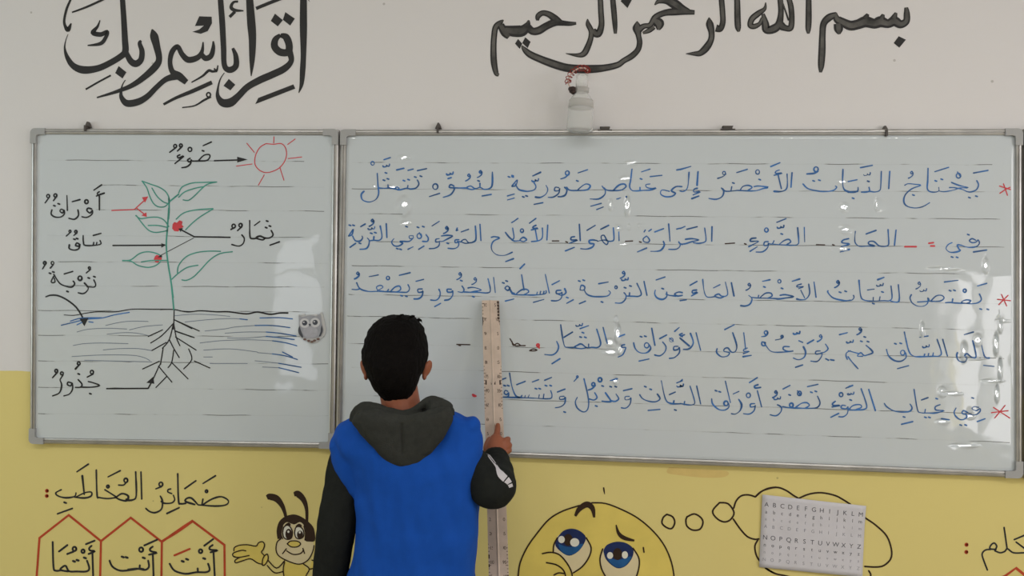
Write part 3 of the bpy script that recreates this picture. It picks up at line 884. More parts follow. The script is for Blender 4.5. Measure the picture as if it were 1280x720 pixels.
for side, xa, xb in (('left', ROOM_X0 - .2, ROOM_X0), ('right', ROOM_X1, ROOM_X1 + .2)):
    bm = bmesh.new()
    ws = sorted([(w[2] - w[4] / 2, w[2] + w[4] / 2, w[3], w[3] + w[5]) for w in WINDOWS if w[1] == side])
    y = ROOM_Y0
    for a, b_, z0, z1 in ws:
        box(bm, xa, xb, y, a, 0, ROOM_H)
        box(bm, xa, xb, a, b_, 0, z0); box(bm, xa, xb, a, b_, z1, ROOM_H)
        y = b_
    box(bm, xa, xb, y, 0, 0, ROOM_H)
    structure('wall_' + side, bm, M_WALL)
for wn, wl, wc, wz, ww, wh in WINDOWS:
    bm = bmesh.new()
    if wl == 'back':
        a, b_, y0, y1 = wc - ww / 2, wc + ww / 2, ROOM_Y0 - .11, ROOM_Y0 - .06
        box(bm, a, b_, y0, y1, wz, wz + .05); box(bm, a, b_, y0, y1, wz + wh - .05, wz + wh)
        box(bm, a, a + .05, y0, y1, wz + .05, wz + wh - .05); box(bm, b_ - .05, b_, y0, y1, wz + .05, wz + wh - .05)
        for q in (.35, .7): box(bm, a + .05, b_ - .05, y0, y1, wz + wh * q, wz + wh * q + .05)
        structure(wn, bm, M_WINFRAME)
        continue
    x0, x1 = (ROOM_X1 + .06, ROOM_X1 + .11) if wl == 'right' else (ROOM_X0 - .11, ROOM_X0 - .06)
    a, b_, c, d = wc - ww / 2, wc + ww / 2, wz, wz + wh
    t = 0.05
    box(bm, x0, x1, a, b_, c, c + t); box(bm, x0, x1, a, b_, d - t, d)
    box(bm, x0, x1, a, a + t, c + t, d - t); box(bm, x0, x1, b_ - t, b_, c + t, d - t)
    box(bm, x0, x1, wc - .03, wc + .03, c + t, d - t)
    structure(wn, bm, M_WINFRAME)

# ------------------------------------------------------------------ whiteboards
Y_PANEL = -0.016      # writing surface
def board_material(name, col):
    mt = material(name, col, rough=0.12, spec=0.5)
    nt = mt.node_tree
    b = nt.nodes['Principled BSDF']
    tc = nt.nodes.new('ShaderNodeTexCoord')
    mp = nt.nodes.new('ShaderNodeMapping'); mp.inputs['Scale'].default_value = (1.0, 1.0, 1.0)
    nt.links.new(tc.outputs['Object'], mp.inputs[0])
    n = nt.nodes.new('ShaderNodeTexNoise'); n.inputs['Scale'].default_value = 5.0; n.inputs['Detail'].default_value = 2
    nt.links.new(mp.outputs[0], n.inputs['Vector'])
    bp = nt.nodes.new('ShaderNodeBump'); bp.inputs['Strength'].default_value = 0.5; bp.inputs['Distance'].default_value = 0.005
    nt.links.new(n.outputs['Fac'], bp.inputs['Height'])
    nt.links.new(bp.outputs['Normal'], b.inputs['Normal'])
    r = nt.nodes.new('ShaderNodeTexNoise'); r.inputs['Scale'].default_value = 3; r.inputs['Detail'].default_value = 6
    nt.links.new(tc.outputs['Object'], r.inputs['Vector'])
    mr = nt.nodes.new('ShaderNodeMapRange'); mr.inputs['To Min'].default_value = 0.015; mr.inputs['To Max'].default_value = 0.05
    nt.links.new(r.outputs['Fac'], mr.inputs['Value'])
    nt.links.new(mr.outputs[0], b.inputs['Roughness'])
    return mt
M_BOARD = board_material('white enamel panel', (0.59, 0.635, 0.665))

RAIL = [(-0.001, 0.0), (-0.001, 0.019), (0.003, 0.022), (0.007, 0.0225), (0.008, 0.0195), (0.0105, 0.0195), (0.0115, 0.0225), (0.015, 0.021), (0.0165, 0.016), (0.0165, 0.0)]

def rail(parent, a, b, inward):
    """aluminium channel from a to b along the board edge"""
    bm = bmesh.new()
    rows = []
    for p in (a, b):
        rows.append([bm.verts.new((p[0] + inward[0] * u, -v, p[1] + inward[1] * u)) for u, v in RAIL])
    n = len(RAIL)
    for i in range(n):
        bm.faces.new((rows[0][i], rows[0][(i + 1) % n], rows[1][(i + 1) % n], rows[1][i]))
    bm.faces.new(rows[0][::-1]); bm.faces.new(rows[1])
    bmesh.ops.recalc_face_normals(bm, faces=bm.faces[:])
    return obj('frame_rail', bm, M_ALU, parent)

def corner_cap(parent, c, sx, sz, L=0.046, w=0.0195):
    """rounded plastic L over a frame corner; sx, sz point into the board"""
    prof = []
    for k in range(7):
        t = math.pi / 2 * k / 6
        prof.append((0.013 - 0.015 * math.cos(t), 0.013 - 0.015 * math.sin(t)))
    prof += [(L, -0.002), (L, w - 0.002)]
    prof += [(w + 0.006, w - 0.002), (w - 0.001, w + 0.001), (w - 0.002, w + 0.008), (w - 0.002, L), (-0.002, L)]
    bm = bmesh.new()
    lo = [bm.verts.new((c[0] + sx * u, 0, c[1] + sz * v)) for u, v in prof]
    hi = [bm.verts.new((c[0] + sx * u, -0.0245, c[1] + sz * v)) for u, v in prof]
    n = len(prof)
    f = [bm.faces.new(lo), bm.faces.new(hi)]
    for i in range(n):
        bm.faces.new((lo[i], lo[(i + 1) % n], hi[(i + 1) % n], hi[i]))
    bmesh.ops.recalc_face_normals(bm, faces=bm.faces[:])
    return obj('corner_cap', bm, M_CAP, parent)

def panel(parent, tl, tr, br, bl, nx, nz, blister):
    bm = bmesh.new()
    def stops(n_, lo, hi, ax):
        vals = [lo + (hi - lo) * i / n_ for i in range(n_ + 1)]
        if blister:
            fine = []
            for d in DENTS:
                c_, h_ = d[ax], d[4 + ax] * 1.35
                k_ = max(6, int(h_ * 2 / 0.0016))
                fine += [c_ - h_ + 2 * h_ * i / k_ for i in range(k_ + 1)]
            vals = sorted(vals + [f for f in fine if lo < f < hi])
            keep = [vals[0]]
            for v_ in vals[1:]:
                if v_ - keep[-1] > 0.0009: keep.append(v_)
            keep[-1] = hi
            vals = keep
        return [(v_ - lo) / (hi - lo) for v_ in vals]
    us = stops(nx, min(tl[0], bl[0]), max(tr[0], br[0]), 0)
    vs_ = [1 - v_ for v_ in stops(nz, min(bl[1], br[1]), max(tl[1], tr[1]), 1)][::-1]
    nx, nz = len(us) - 1, len(vs_) - 1
    grid = []
    for v in vs_:
        row = []
        for u in us:
            x = (tl[0] * (1 - u) + tr[0] * u) * (1 - v) + (bl[0] * (1 - u) + br[0] * u) * v
            z = (tl[1] * (1 - u) + tr[1] * u) * (1 - v) + (bl[1] * (1 - u) + br[1] * u) * v
            row.append(bm.verts.new((x, Y_PANEL - (dent(x, z) if blister else 0), z)))
        grid.append(row)
    for j in range(nz):
        for i in range(nx):
            bm.faces.new((grid[j][i], grid[j + 1][i], grid[j + 1][i + 1], grid[j][i + 1]))
    back = [bm.verts.new((p[0], -0.001, p[1])) for p in (tl, tr, br, bl)]
    bm.faces.new(back)
    for ring, (a, b_) in ((grid[0], (0, 1)), ([r[-1] for r in grid], (1, 2)), (grid[-1][::-1], (2, 3)), ([r[0] for r in grid][::-1], (3, 0))):
        bm.faces.new([back[b_], back[a]] + ring)
    bmesh.ops.recalc_face_normals(bm, faces=bm.faces[:])
    return obj('panel', bm, M_BOARD, parent, smooth=blister)

def hook(parent, px, py, kind):
    q = at(px, py, -0.01)
    bm = bmesh.new()
    if kind == 'clip':        # flat metal foot with a raised block
        box(bm, q.x - .021, q.x + .021, -.024, -.003, q.z - .005, q.z - .0025)
        box(bm, q.x - .013, q.x + .013, -.022, -.003, q.z - .0025, q.z + .0045)
        box(bm, q.x - .015, q.x + .015, -.023, -.003, q.z + .0045, q.z + .0065)
    else:                     # pointed hanger
        vs = [(-.010, -.006), (.010, -.006), (.007, .003), (.002, .012), (-.002, .012), (-.006, .003)]
        lo = [bm.verts.new((q.x + a, -.004, q.z + b)) for a, b in vs]; hi = [bm.verts.new((q.x + a, -.014, q.z + b)) for a, b in vs]
        bm.faces.new(lo); bm.faces.new(hi)
        for i in range(6): bm.faces.new((lo[i], lo[(i + 1) % 6], hi[(i + 1) % 6], hi[i]))
        box(bm, q.x - .003, q.x + .003, -.027, -.003, q.z - .02, q.z - .002)
    bmesh.ops.recalc_face_normals(bm, faces=bm.faces[:])
    o = obj('mounting_clip', bm, M_CLIP, parent)
    return o
M_CLIP = material('dull clip metal', srgb(74, 68, 64), 0.5, 0.5)

def whiteboard(label, corners, nx, nz, blister, group=None):
    tl, tr, br, bl = corners
    root = thing('whiteboard', label, 'whiteboard', ((bl[0] + br[0]) / 2, 0, (bl[1] + br[1]) / 2))
    panel(root, *[(p[0] + a, p[1] + b) for p, a, b in ((tl, .006, -.006), (tr, -.006, -.006), (br, -.006, .006), (bl, .006, .006))], nx, nz, blister)
    rail(root, tl, tr, (0, -1)); rail(root, bl, br, (0, 1)); rail(root, tl, bl, (1, 0)); rail(root, tr, br, (-1, 0))
    for c, sx, sz in ((tl, 1, -1), (tr, -1, -1), (br, -1, 1), (bl, 1, 1)): corner_cap(root, c, sx, sz)
    return root

def xz(px, py, Y=-0.011):
    q = at(px, py, Y)
    return (q.x, q.z)

# tilted dents of the wide board, each aimed to mirror one of the added tubes
for px, py, sx, sz in ((505, 197, 6.5, 2.6), (505, 258, 7.5, 10), (490, 234, 8, 2.4), (507, 279, 5.5, 2.6), (468, 233, 3, 2),
                       (789, 204, 7, 2.4), (782, 223, 6, 2.6), (763, 256, 2.6, 5.5), (784, 257, 3.2, 9.5), (773, 285, 4.5, 2.6), (786, 284, 2, 3), (799, 282, 2, 2), (780, 305, 5, 1.8),
                       (1053, 227, 6.5, 2.4), (1055, 259, 5, 4.5), (1057, 287, 6.5, 4), (1096, 256, 2.2, 6), (1054, 311, 6, 2), (1039, 311, 1.6, 1.6),
                       (770, 399, 2, 3.5), (772, 417, 3, 9), (762, 428, 5, 4), (763, 440, 8, 3), (775, 437, 3, 5), (769, 476, 3, 3.2),
                       (1252, 401, 5, 2), (1250, 408, 2, 6), (1205, 440, 3, 9), (1222, 425, 4, 6), (1245, 430, 2.2, 10), (1250, 462, 1.8, 10), (1240, 476, 9, 1.6), (1215, 448, 12, 1.6),
                       (1178, 490, 4, 5), (1190, 492, 9, 2), (1246, 492, 2, 8), (1178, 527, 6, 2.4), (1205, 557, 12, 2), (1180, 336, 14, 1.6), (1232, 332, 3, 7), (1212, 520, 5, 3), (1153, 412, 2, 7)):
    q = at(px, py, Y_PANEL)
    to_cam = (CAM - q).normalized()
    best = None
    for t in ADDED_TUBES:
        n_ = (to_cam + (Vector(t) - q).normalized()).normalized()
        gx, gz = n_.x / n_.y, n_.z / n_.y
        if best is None or gx * gx + gz * gz < best[0]: best = (gx * gx + gz * gz, gx, gz)
    DENTS.append((q.x, q.z, best[1], best[2], sx * 0.0024 * 1.15, sz * 0.0024 * 1.15))

LB = whiteboard('square whiteboard at left with the labelled plant drawing', (xz(42, 162), xz(423.6, 163), xz(418.6, 559.5), xz(40, 553)), 24, 24, False)
RB = whiteboard('wide whiteboard in the middle filled with blue Arabic handwriting', (xz(427.6, 163.5), xz(1275, 162.5), xz(1275, 596), xz(421, 562.5)), 90, 45, True)
a = xz(1279, 162); b_ = xz(1279, 597)
whiteboard('whiteboard at the right picture edge, only its left frame rail showing', (a, (a[0] + 1.0, a[1]), (b_[0] + 1.0, b_[1]), b_), 4, 4, False)
hook(LB, 110, 157, 'hook'); hook(RB, 548, 158.5, 'hook')
hook(RB, 1106, 162.5, 'hook'); hook(RB, 756, 162, 'clip'); hook(RB, 909, 161, 'clip')

# ruled lines -------------------------------------------------------------------
M_RULE = material('worn ruled line', srgb(122, 126, 126), 0.5, 0.4)
_nt = M_RULE.node_tree
_tc = _nt.nodes.new('ShaderNodeTexCoord'); _mp = _nt.nodes.new('ShaderNodeMapping'); _mp.inputs['Scale'].default_value = (7, 1, 40)
_nz = _nt.nodes.new('ShaderNodeTexNoise'); _nz.inputs['Scale'].default_value = 1.0; _nz.inputs['Detail'].default_value = 3
_rp = _nt.nodes.new('ShaderNodeMapRange'); _rp.inputs['From Min'].default_value = 0.49; _rp.inputs['From Max'].default_value = 0.58
_rp.inputs['To Min'].default_value = 0.05; _rp.inputs['To Max'].default_value = 0.85
_nt.links.new(_tc.outputs['Object'], _mp.inputs[0]); _nt.links.new(_mp.outputs[0], _nz.inputs['Vector']); _nt.links.new(_nz.outputs['Fac'], _rp.inputs['Value'])
_nt.links.new(_rp.outputs[0], _nt.nodes['Principled BSDF'].inputs['Alpha'])
def rules(parent, rows):
    for y0, y1, x0, x1, dens in rows:
        bm = bmesh.new()
        n_ = int((x1 - x0) / 6)
        ink(bm, [('l', [(x0 + (x1 - x0) * i / n_, y0 + (y1 - y0) * i / n_ + .25 * math.sin(i * .7)) for i in range(n_ + 1)], None)], Y_PANEL, 0.9, 0.0003, parent is RB)
        obj('ruled_line', bm, M_RULE, parent)
rules(RB, [(203, 206, 440, 1240, .55), (236, 240, 440, 1255, .7), (267, 274, 436, 1250, .6), (302, 309, 445, 1255, .65), (332, 343, 440, 1250, .6),
           (368, 380, 436, 1255, .7), (395, 413, 434, 1255, .75), (429, 448, 434, 1255, .75), (459, 482, 440, 1255, .8), (494, 518, 440, 1262, .9), (530, 553, 600, 1262, .9)])
rules(LB, [(200, 202, 60, 380, .4), (231, 234, 110, 405, .5), (262, 264, 120, 405, .5), (294, 297, 60, 400, .4), (327, 329, 60, 410, .5), (357, 359, 55, 405, .6),
           (388, 390, 48, 405, .5), (419, 421, 48, 405, .6), (451, 455, 48, 410, .7), (484, 488, 48, 410, .9), (517, 520, 48, 410, .9)])

# handwriting on the wide board ---------------------------------------------------
for txt, lab in ((LINE_A, 'word in the topmost line of blue handwriting'), (LINE_B, 'word in the second line of blue handwriting'),
                 (LINE_C, 'word in the third line of blue handwriting'), (LINE_D, 'word in the fourth line of blue handwriting'),
                 (LINE_E, 'word in the lowest line of blue handwriting')):
    ink_pieces('handwritten_word', txt, M_BLUE, Y_PANEL, 1.7, RB, 3.0, True, blister=True, vary=.45, label=lab)
for blk in ['@' + s for s in STARS.strip().split('@') if s]:
    ink_obj('star_mark', blk, M_RED, Y_PANEL, 1.5, RB, blister=True)
ink_pieces('punctuation_mark', RED_MARKS, M_RED, Y_PANEL, 2.2, RB, 3.0, blister=True)
ink_pieces('dash_mark', BLACK_MARKS, M_BROWN, Y_PANEL, 1.5, RB, 1.0, blister=True)

# plant drawing on the square board -----------------------------------------------
def part_label(o, l):
    o['label'] = l
    return o
def group_part(name, parent, label=None):
    o = bpy.data.objects.new(name, None); o.empty_display_size = .02
    link(o, parent)
    if label: o['label'] = label
    return o
for txt, lab in ((T_LIGHT_WORD, 'black word at the top, pointing at the sun'), (T_LEAVES_WORD, 'black word beside the forked red arrow'), (T_STALK_WORD, 'black word left of the stem arrow'),
                 (T_FRUIT_WORD, 'black word right of the plant'), (T_SOIL_WORD, 'black word above the curved arrow'), (T_ROOT_WORD, 'black word under the soil strokes')):
    ink_obj('handwritten_word', txt, M_BLACK, Y_PANEL, 1.9, LB, lab, vary=.3)
ink_pieces('arrow', T_BLACK_ARROWS, M_BLACK, Y_PANEL, 1.9, LB, 1.0, label='black pointing arrow')
ink_obj('arrow', T_RED_ARROW, M_RED, Y_PANEL, 1.4, LB, 'forked red arrow')
sun = ink_obj('sun_drawing', T_SUN_DISC, M_RED, Y_PANEL, 1.2, LB, 'red outlined sun')
for st in T_SUN_RAYS.strip().splitlines()[1].split(';'):
    ink_obj('sun_ray', '@200 160 6.4\n' + st, M_RED, Y_PANEL, 1.1, sun)
stem = ink_obj('plant_drawing', T_STEM, M_GREEN, Y_PANEL, 2.0, LB, 'green marker drawing of a leafy plant')
for t in (LEAF_1, LEAF_2, LEAF_3, LEAF_4, LEAF_5, LEAF_6): ink_obj('leaf', t, M_GREEN, Y_PANEL, 1.5, stem)
for t in (BERRY_1, BERRY_2): ink_obj('berry', t, M_RED, Y_PANEL, 1.5, stem)
ink_obj('roots', T_ROOTS, M_BLACK, Y_PANEL, 1.4, stem, 'black branching roots')
ink_obj('ground_line', T_GROUND, M_BLACK, Y_PANEL, 1.5, LB)
ink_pieces('soil_stroke', T_SOIL, M_GREYBLUE, Y_PANEL, 0.9, LB, -1.0, thick=.0004)
ink_pieces('soil_stroke', T_SOIL_BLUE, M_BLUE, Y_PANEL, 1.4, LB, -1.0, label='blue stroke in the soil')

# owl magnet ---------------------------------------------------------------------
M_OWL = material('grey owl print', srgb(158, 160, 168), 0.5, 0.4, 0.12, 60)
M_OWL_DARK = material('dark owl print', srgb(70, 74, 84), 0.5, 0.4)
M_OWL_PALE = material('pale owl print', srgb(205, 205, 208), 0.5, 0.4)
M_OWL_FOOT = material('brown owl print', srgb(112, 88, 82), 0.5, 0.4)
M_OWL_EDGE = material('light card edge', srgb(190, 190, 190), 0.6, 0.3)
def slab(name, pts, mat, y0, y1, parent):
    bm = bmesh.new()
    lo = [bm.verts.new((q.x, y0, q.z)) for q in (at(p[0], p[1], y1) for p in pts)]
    hi = [bm.verts.new((q.x, y1, q.z)) for q in (at(p[0], p[1], y1) for p in pts)]
    n = len(pts)
    bm.faces.new(lo); bm.faces.new(hi)
    for i in range(n): bm.faces.new((lo[i], lo[(i + 1) % n], hi[(i + 1) % n], hi[i]))
    bmesh.ops.recalc_face_normals(bm, faces=bm.faces[:])
    return obj(name, bm, mat, parent)
c = at(389, 409, Y_PANEL)
owl = thing('owl_magnet', 'small grey owl cut-out stuck on the plant whiteboard', 'magnet', (c.x, Y_PANEL, at(389, 427, Y_PANEL).z))
O = (355, 375, 11.07)
slab('backing', smooth_poly([200, 200, 255, 215, 360, 200, 470, 205, 525, 170, 560, 290, 578, 400, 560, 490, 500, 540, 470, 580, 390, 598, 320, 570, 290, 545, 230, 520, 195, 450, 205, 330], *O), M_OWL_EDGE, Y_PANEL + .001, Y_PANEL - .003, owl)
body = slab('body', smooth_poly([205, 215, 260, 235, 360, 210, 450, 230, 500, 195, 515, 300, 540, 400, 520, 480, 450, 520, 360, 530, 280, 520, 215, 470, 205, 350], *O), M_OWL, Y_PANEL, Y_PANEL - .0045, owl)
slab('belly', crop(ell(365, 445, 105, 85), *O), material('owl belly print', srgb(172, 172, 180), .5, .4, .08, 90), Y_PANEL, Y_PANEL - .0050, owl)
for ex, ey in ((285, 320), (430, 312)):
    e = slab('eye', crop(ell(ex, ey, 68, 66), *O), M_OWL_PALE, Y_PANEL - .001, Y_PANEL - .0055, owl)
    slab('pupil', crop(ell(ex, ey - 2, 36, 36), *O), M_OWL_DARK, Y_PANEL - .001, Y_PANEL - .0060, e)
    slab('eye_highlight', crop(ell(ex - 12, ey - 12, 12, 10), *O), M_OWL_PALE, Y_PANEL - .001, Y_PANEL - .0064, e)
slab('beak', crop([(338, 330), (375, 330), (357, 366)], *O), M_OWL_DARK, Y_PANEL - .001, Y_PANEL - .0060, owl)
slab('wing', smooth_poly([215, 360, 235, 430, 262, 500, 250, 520, 205, 465, 198, 400], *O), M_OWL_DARK, Y_PANEL - .001, Y_PANEL - .0055, owl)
slab('wing', smooth_poly([520, 345, 535, 420, 510, 490, 485, 500, 505, 440, 510, 390], *O), M_OWL_DARK, Y_PANEL - .001, Y_PANEL - .0055, owl)
for fx, fy in ((285, 545), (340, 565), (385, 578), (420, 560), (470, 540)):
    slab('toe', crop(ell(fx, fy, 20, 14), *O), M_OWL_FOOT, Y_PANEL - .001, Y_PANEL - .0055, owl)
for fx, fy in ((265, 198), (440, 205)):
    slab('ear_tuft', crop(ell(fx, fy, 26, 12), *O), M_OWL_PALE, Y_PANEL - .001, Y_PANEL - .0050, owl)

# ------------------------------------------------------------------ paint on the front wall
YW = 0.0
ink_pieces('calligraphy', T_CALLIGRAPHY_LEFT, M_PAINT_BLACK, YW, 2, WALL, 0.0, tree='painted_letter', label='large black painted Arabic calligraphy above the square whiteboard')
cr_ = ink_pieces('calligraphy', T_CALLIGRAPHY_RIGHT, M_PAINT_BLACK, YW, 2, WALL, 0.0, tree='painted_letter', label='large Arabic calligraphy with patchy grey filling above the wide whiteboard')[0]
bm = bmesh.new()
ink(bm, [s for s in parse(T_CALLIGRAPHY_RIGHT) if s[0] == 'v'], YW, 2, thick=.0011, inner=.5)
obj('patchy_filling', bm, M_PAINT_SCRIBBLE, cr_)
hd = ink_pieces('painted_heading', T_HEADING_LEFT, M_PAINT_TEXT, YW, 2.2, WALL, 2.0, True, tree='painted_word', vary=.3, label='thin black painted heading under the square whiteboard')[0]
ink_obj('colon', T_COLON_LEFT, M_PAINT_RED, YW, 3.0, hd, 'red colon')
hx = ink_obj('painted_hexagons', T_HEXAGONS, M_PAINT_RED, YW, 2.8, WALL, 'row of three red outlined hexagons with black words')
ink_obj('thick_edge', '@160 580 5.14\nv 218 498 12 300 445 20 380 390 20 413 366 12', M_PAINT_RED, YW, 2.8, hx, thick=.0008)
for t in (T_WORD_LEFT, T_WORD_MIDDLE, T_WORD_RIGHT): ink_obj('painted_word', t, M_PAINT_TEXT, YW, 2.5, hx)
ink_obj('accent_mark', T_WORD_RED, M_PAINT_RED, YW, 2.6, hx, 'red accent over the right word')
h2 = ink_obj('painted_heading', T_HEADING_RIGHT, M_PAINT_TEXT, YW, 2.1, WALL, 'thin black painted word at the lower right edge')
ink_obj('colon', T_COLON_RIGHT, M_PAINT_RED, YW, 3.2, h2, 'red colon')
ink_obj('painted_hexagons', T_HEXAGON_RIGHT, M_PAINT_RED, YW, 3.0, WALL, 'red hexagon tip at the lower right corner')

# bee
B = (280, 600, 6)
bee = ink_obj('bee_painting', BEE_OUTLINE, M_PAINT_BROWN, YW, 1.5, WALL, 'painted cartoon bee with raised hand beside the boy', thick=.0012)
fill_obj('face', smooth_poly([430, 440, 395, 480, 395, 540, 430, 585, 520, 623, 575, 628, 635, 592, 668, 520, 672, 480, 650, 400, 600, 330, 520, 310, 450, 330, 425, 390], *B), M_PAINT_CREAM, YW, bee, .0004)
fill_obj('hair', smooth_poly([402, 442, 395, 380, 410, 320, 440, 285, 480, 265, 530, 258, 580, 275, 630, 310, 668, 350, 682, 400, 682, 455, 645, 462, 608, 452, 614, 385, 600, 340, 570, 315, 525, 333, 472, 315, 438, 350, 425, 400, 432, 437], *B, 3), M_PAINT_BROWN, YW, bee, .0007)
for t in ("v 322 132 34 345 125 48 395 140 50 435 190 36 455 240 26 465 280 22", "v 525 108 30 555 105 50 598 150 40 620 220 26 622 315 20"):
    ink_obj('antenna', '@280 600 6\n' + t, M_PAINT_BROWN, YW, 2, bee, thick=.0006)
for (ex, ey, rx, ry), (px_, py_, qx, qy) in (((478, 390, 38, 54), (486, 405, 25, 40)), ((565, 398, 34, 50), (571, 410, 23, 31))):
    e = fill_obj('eye', crop(ell(ex, ey, rx, ry), *B), M_PAINT_PALE, YW, bee, .0008)
    fill_obj('pupil', crop(ell(px_, py_, qx, qy), *B), M_PAINT_BROWN, YW, e, .0010)
    fill_obj('eye_highlight', crop(ell(px_ - 2, py_ - 18, 8, 9), *B), M_PAINT_PALE, YW, e, .0012)
for t in ("v 458 342 10 485 330 22 497 342 10", "v 540 350 10 565 338 22 582 348 10"):
    ink_obj('eyebrow', '@280 600 6\n' + t, M_PAINT_BROWN, YW, 2, bee, thick=.0014)
fill_obj('nose', crop(ell(525, 479, 50, 22), *B), M_PAINT_SUN, YW, bee, .0008)
fill_obj('hand', smooth_poly([75, 530, 80, 505, 120, 488, 180, 485, 240, 495, 260, 470, 290, 462, 305, 485, 295, 520, 282, 545, 320, 560, 330, 590, 312, 628, 290, 635, 250, 620, 200, 590, 140, 605, 92, 618, 88, 600, 118, 582, 78, 575, 72, 548], *B, 3), M_PAINT_SUN, YW, bee, .0005)
fill_obj('body', smooth_poly([455, 615, 520, 628, 597, 632, 610, 655, 640, 668, 660, 600, 682, 615, 682, 655, 640, 680, 615, 725, 600, 800, 540, 860, 480, 800, 455, 740, 446, 675], *B, 3), M_PAINT_SUN, YW, bee, .0003)

# thinking face
E = (640, 600, 5.818)
em = ink_obj('thinking_face_painting', EMOJI_OUTLINE, M_PAINT_BROWN, YW, 1.9, WALL, 'painted round yellow face with big blue eyes looking up', thick=.0012)
fill_obj('face', smooth_poly([38, 800, 45, 700, 60, 600, 110, 490, 180, 390, 270, 285, 370, 225, 490, 185, 580, 165, 680, 170, 800, 215, 920, 280, 1030, 375, 1110, 480, 1160, 600, 1180, 720, 1180, 860, 1100, 1090, 900, 1280, 610, 1330, 320, 1260, 130, 1080], *E, 3), M_PAINT_SUN, YW, em, .0003)
fill_obj('eye_white', smooth_poly([302, 525, 305, 470, 340, 400, 430, 380, 540, 420, 575, 490, 560, 560, 510, 630, 445, 672, 425, 640, 390, 588, 345, 542], *E, 3), M_PAINT_CREAM, YW, em, .0005)
fill_obj('eye_white', smooth_poly([660, 500, 770, 460, 880, 495, 922, 560, 925, 620, 905, 700, 860, 790, 740, 790, 680, 700, 645, 630, 642, 560], *E, 3), M_PAINT_CREAM, YW, em, .0005)
for poly, low, hl in (([322, 430, 370, 372, 430, 353, 490, 368, 535, 410, 525, 460, 480, 520, 415, 550, 355, 520, 316, 475], [335, 462, 420, 488, 518, 462, 480, 518, 415, 545, 358, 517], ((360, 432, 24, 26), (456, 453, 33, 31))),
                      ([664, 515, 690, 472, 760, 448, 830, 458, 880, 498, 876, 560, 830, 622, 773, 642, 720, 615, 680, 570], [690, 560, 775, 580, 868, 555, 828, 618, 773, 637, 722, 610], ((713, 548, 22, 25), (821, 544, 22, 27)))):
    ir = fill_obj('iris', smooth_poly(poly, *E, 4), M_PAINT_NAVY, YW, em, .0008)
    fill_obj('iris_lower_half', smooth_poly(low, *E, 4), M_PAINT_BLUE, YW, ir, .0010)
    fill_obj('pupil', crop(ell((hl[0][0] + hl[1][0]) / 2, (hl[0][1] + hl[1][1]) / 2 - 8, 34, 44), *E), M_PAINT_BROWN, YW, ir, .0011)
    for h in hl: fill_obj('eye_highlight', crop(ell(*h), *E), M_PAINT_PALE, YW, ir, .0013)
for ln in EMOJI_BROWS.strip().splitlines()[1].split(';'):
    ink_obj('eyebrow', '@640 600 5.818\n' + ln, M_PAINT_BROWN, YW, 2, em, thick=.0014)
cl = ink_obj('thought_cloud_painting', CLOUD, M_PAINT_BROWN, YW, 2.2, WALL, 'dark outline of a thought cloud around the alphabet sheet')
for st in BUBBLES.strip().splitlines()[1].split(';'):
    ink_obj('bubble', '@820 590 5.54\n' + st, M_PAINT_BROWN, YW, 2.2, cl)
fill_obj('stain', smooth_poly([836, 584, 870, 586, 908, 589, 906, 596, 880, 597, 850, 594, 834, 591], 0, 0, 1), material('orange stain', (0.70, 0.53, 0.19), 0.75, 0.25, 0.05, 30), YW, WALL, .0003, 'faint orange stain under the wide whiteboard')
ink_obj('scratch', '@0 0 1\nv 754.5 609 1.6 755 613 2 756 618 0.6', M_PAINT_BROWN, YW, 1.5, WALL, 'short dark scratch above the painted face')

# ------------------------------------------------------------------ alphabet sheet taped to the wall
M_PAPER = material('white paper', srgb(208, 206, 212), 0.8, 0.2, 0.03, 20)
M_PRINT = material('dark print', srgb(92, 92, 100), 0.7, 0.2)
M_PRINT_FAINT = material('faint print', srgb(150, 150, 160), 0.7, 0.2)
TL, TR, BR, BL = (952.5, 617.5), (1081.5, 631.5), (1077, 720), (948.5, 708)
def sheet_pt(u, v, lift=0.0):
    px = (TL[0] * (1 - u) + TR[0] * u) * (1 - v) + (BL[0] * (1 - u) + BR[0] * u) * v
    py = (TL[1] * (1 - u) + TR[1] * u) * (1 - v) + (BL[1] * (1 - u) + BR[1] * u) * v
    q = at(px, py, 0.0)
    q.y = -0.0035 - 0.003 * math.sin(math.pi * u) * (0.5 + 0.5 * math.sin(3 * v)) - 0.0045 * (abs(2 * v - 1) ** 3) * (0.4 + 0.6 * u) - lift
    return q
c = sheet_pt(.5, 1.0)
sheet = thing('alphabet_sheet', 'white paper sheet with printed Latin alphabet inside the thought cloud', 'paper sheet', (c.x, 0, c.z))
bm = bmesh.new()
n = 16
fr = [[bm.verts.new(sheet_pt(i / n, j / n, .0004)) for i in range(n + 1)] for j in range(n + 1)]
bk = [[bm.verts.new(sheet_pt(i / n, j / n, 0)) for i in range(n + 1)] for j in range(n + 1)]
for j in range(n):
    for i in range(n):
        bm.faces.new((fr[j][i], fr[j + 1][i], fr[j + 1][i + 1], fr[j][i + 1])); bm.faces.new((bk[j][i], bk[j][i + 1], bk[j + 1][i + 1], bk[j + 1][i]))
for i in range(n):
    bm.faces.new((fr[0][i], fr[0][i + 1], bk[0][i + 1], bk[0][i])); bm.faces.new((fr[n][i], bk[n][i], bk[n][i + 1], fr[n][i + 1]))
    bm.faces.new((fr[i][0], bk[i][0], bk[i + 1][0], fr[i + 1][0])); bm.faces.new((fr[i][n], fr[i + 1][n], bk[i + 1][n], bk[i][n]))
obj('paper', bm, M_PAPER, sheet, smooth=True)

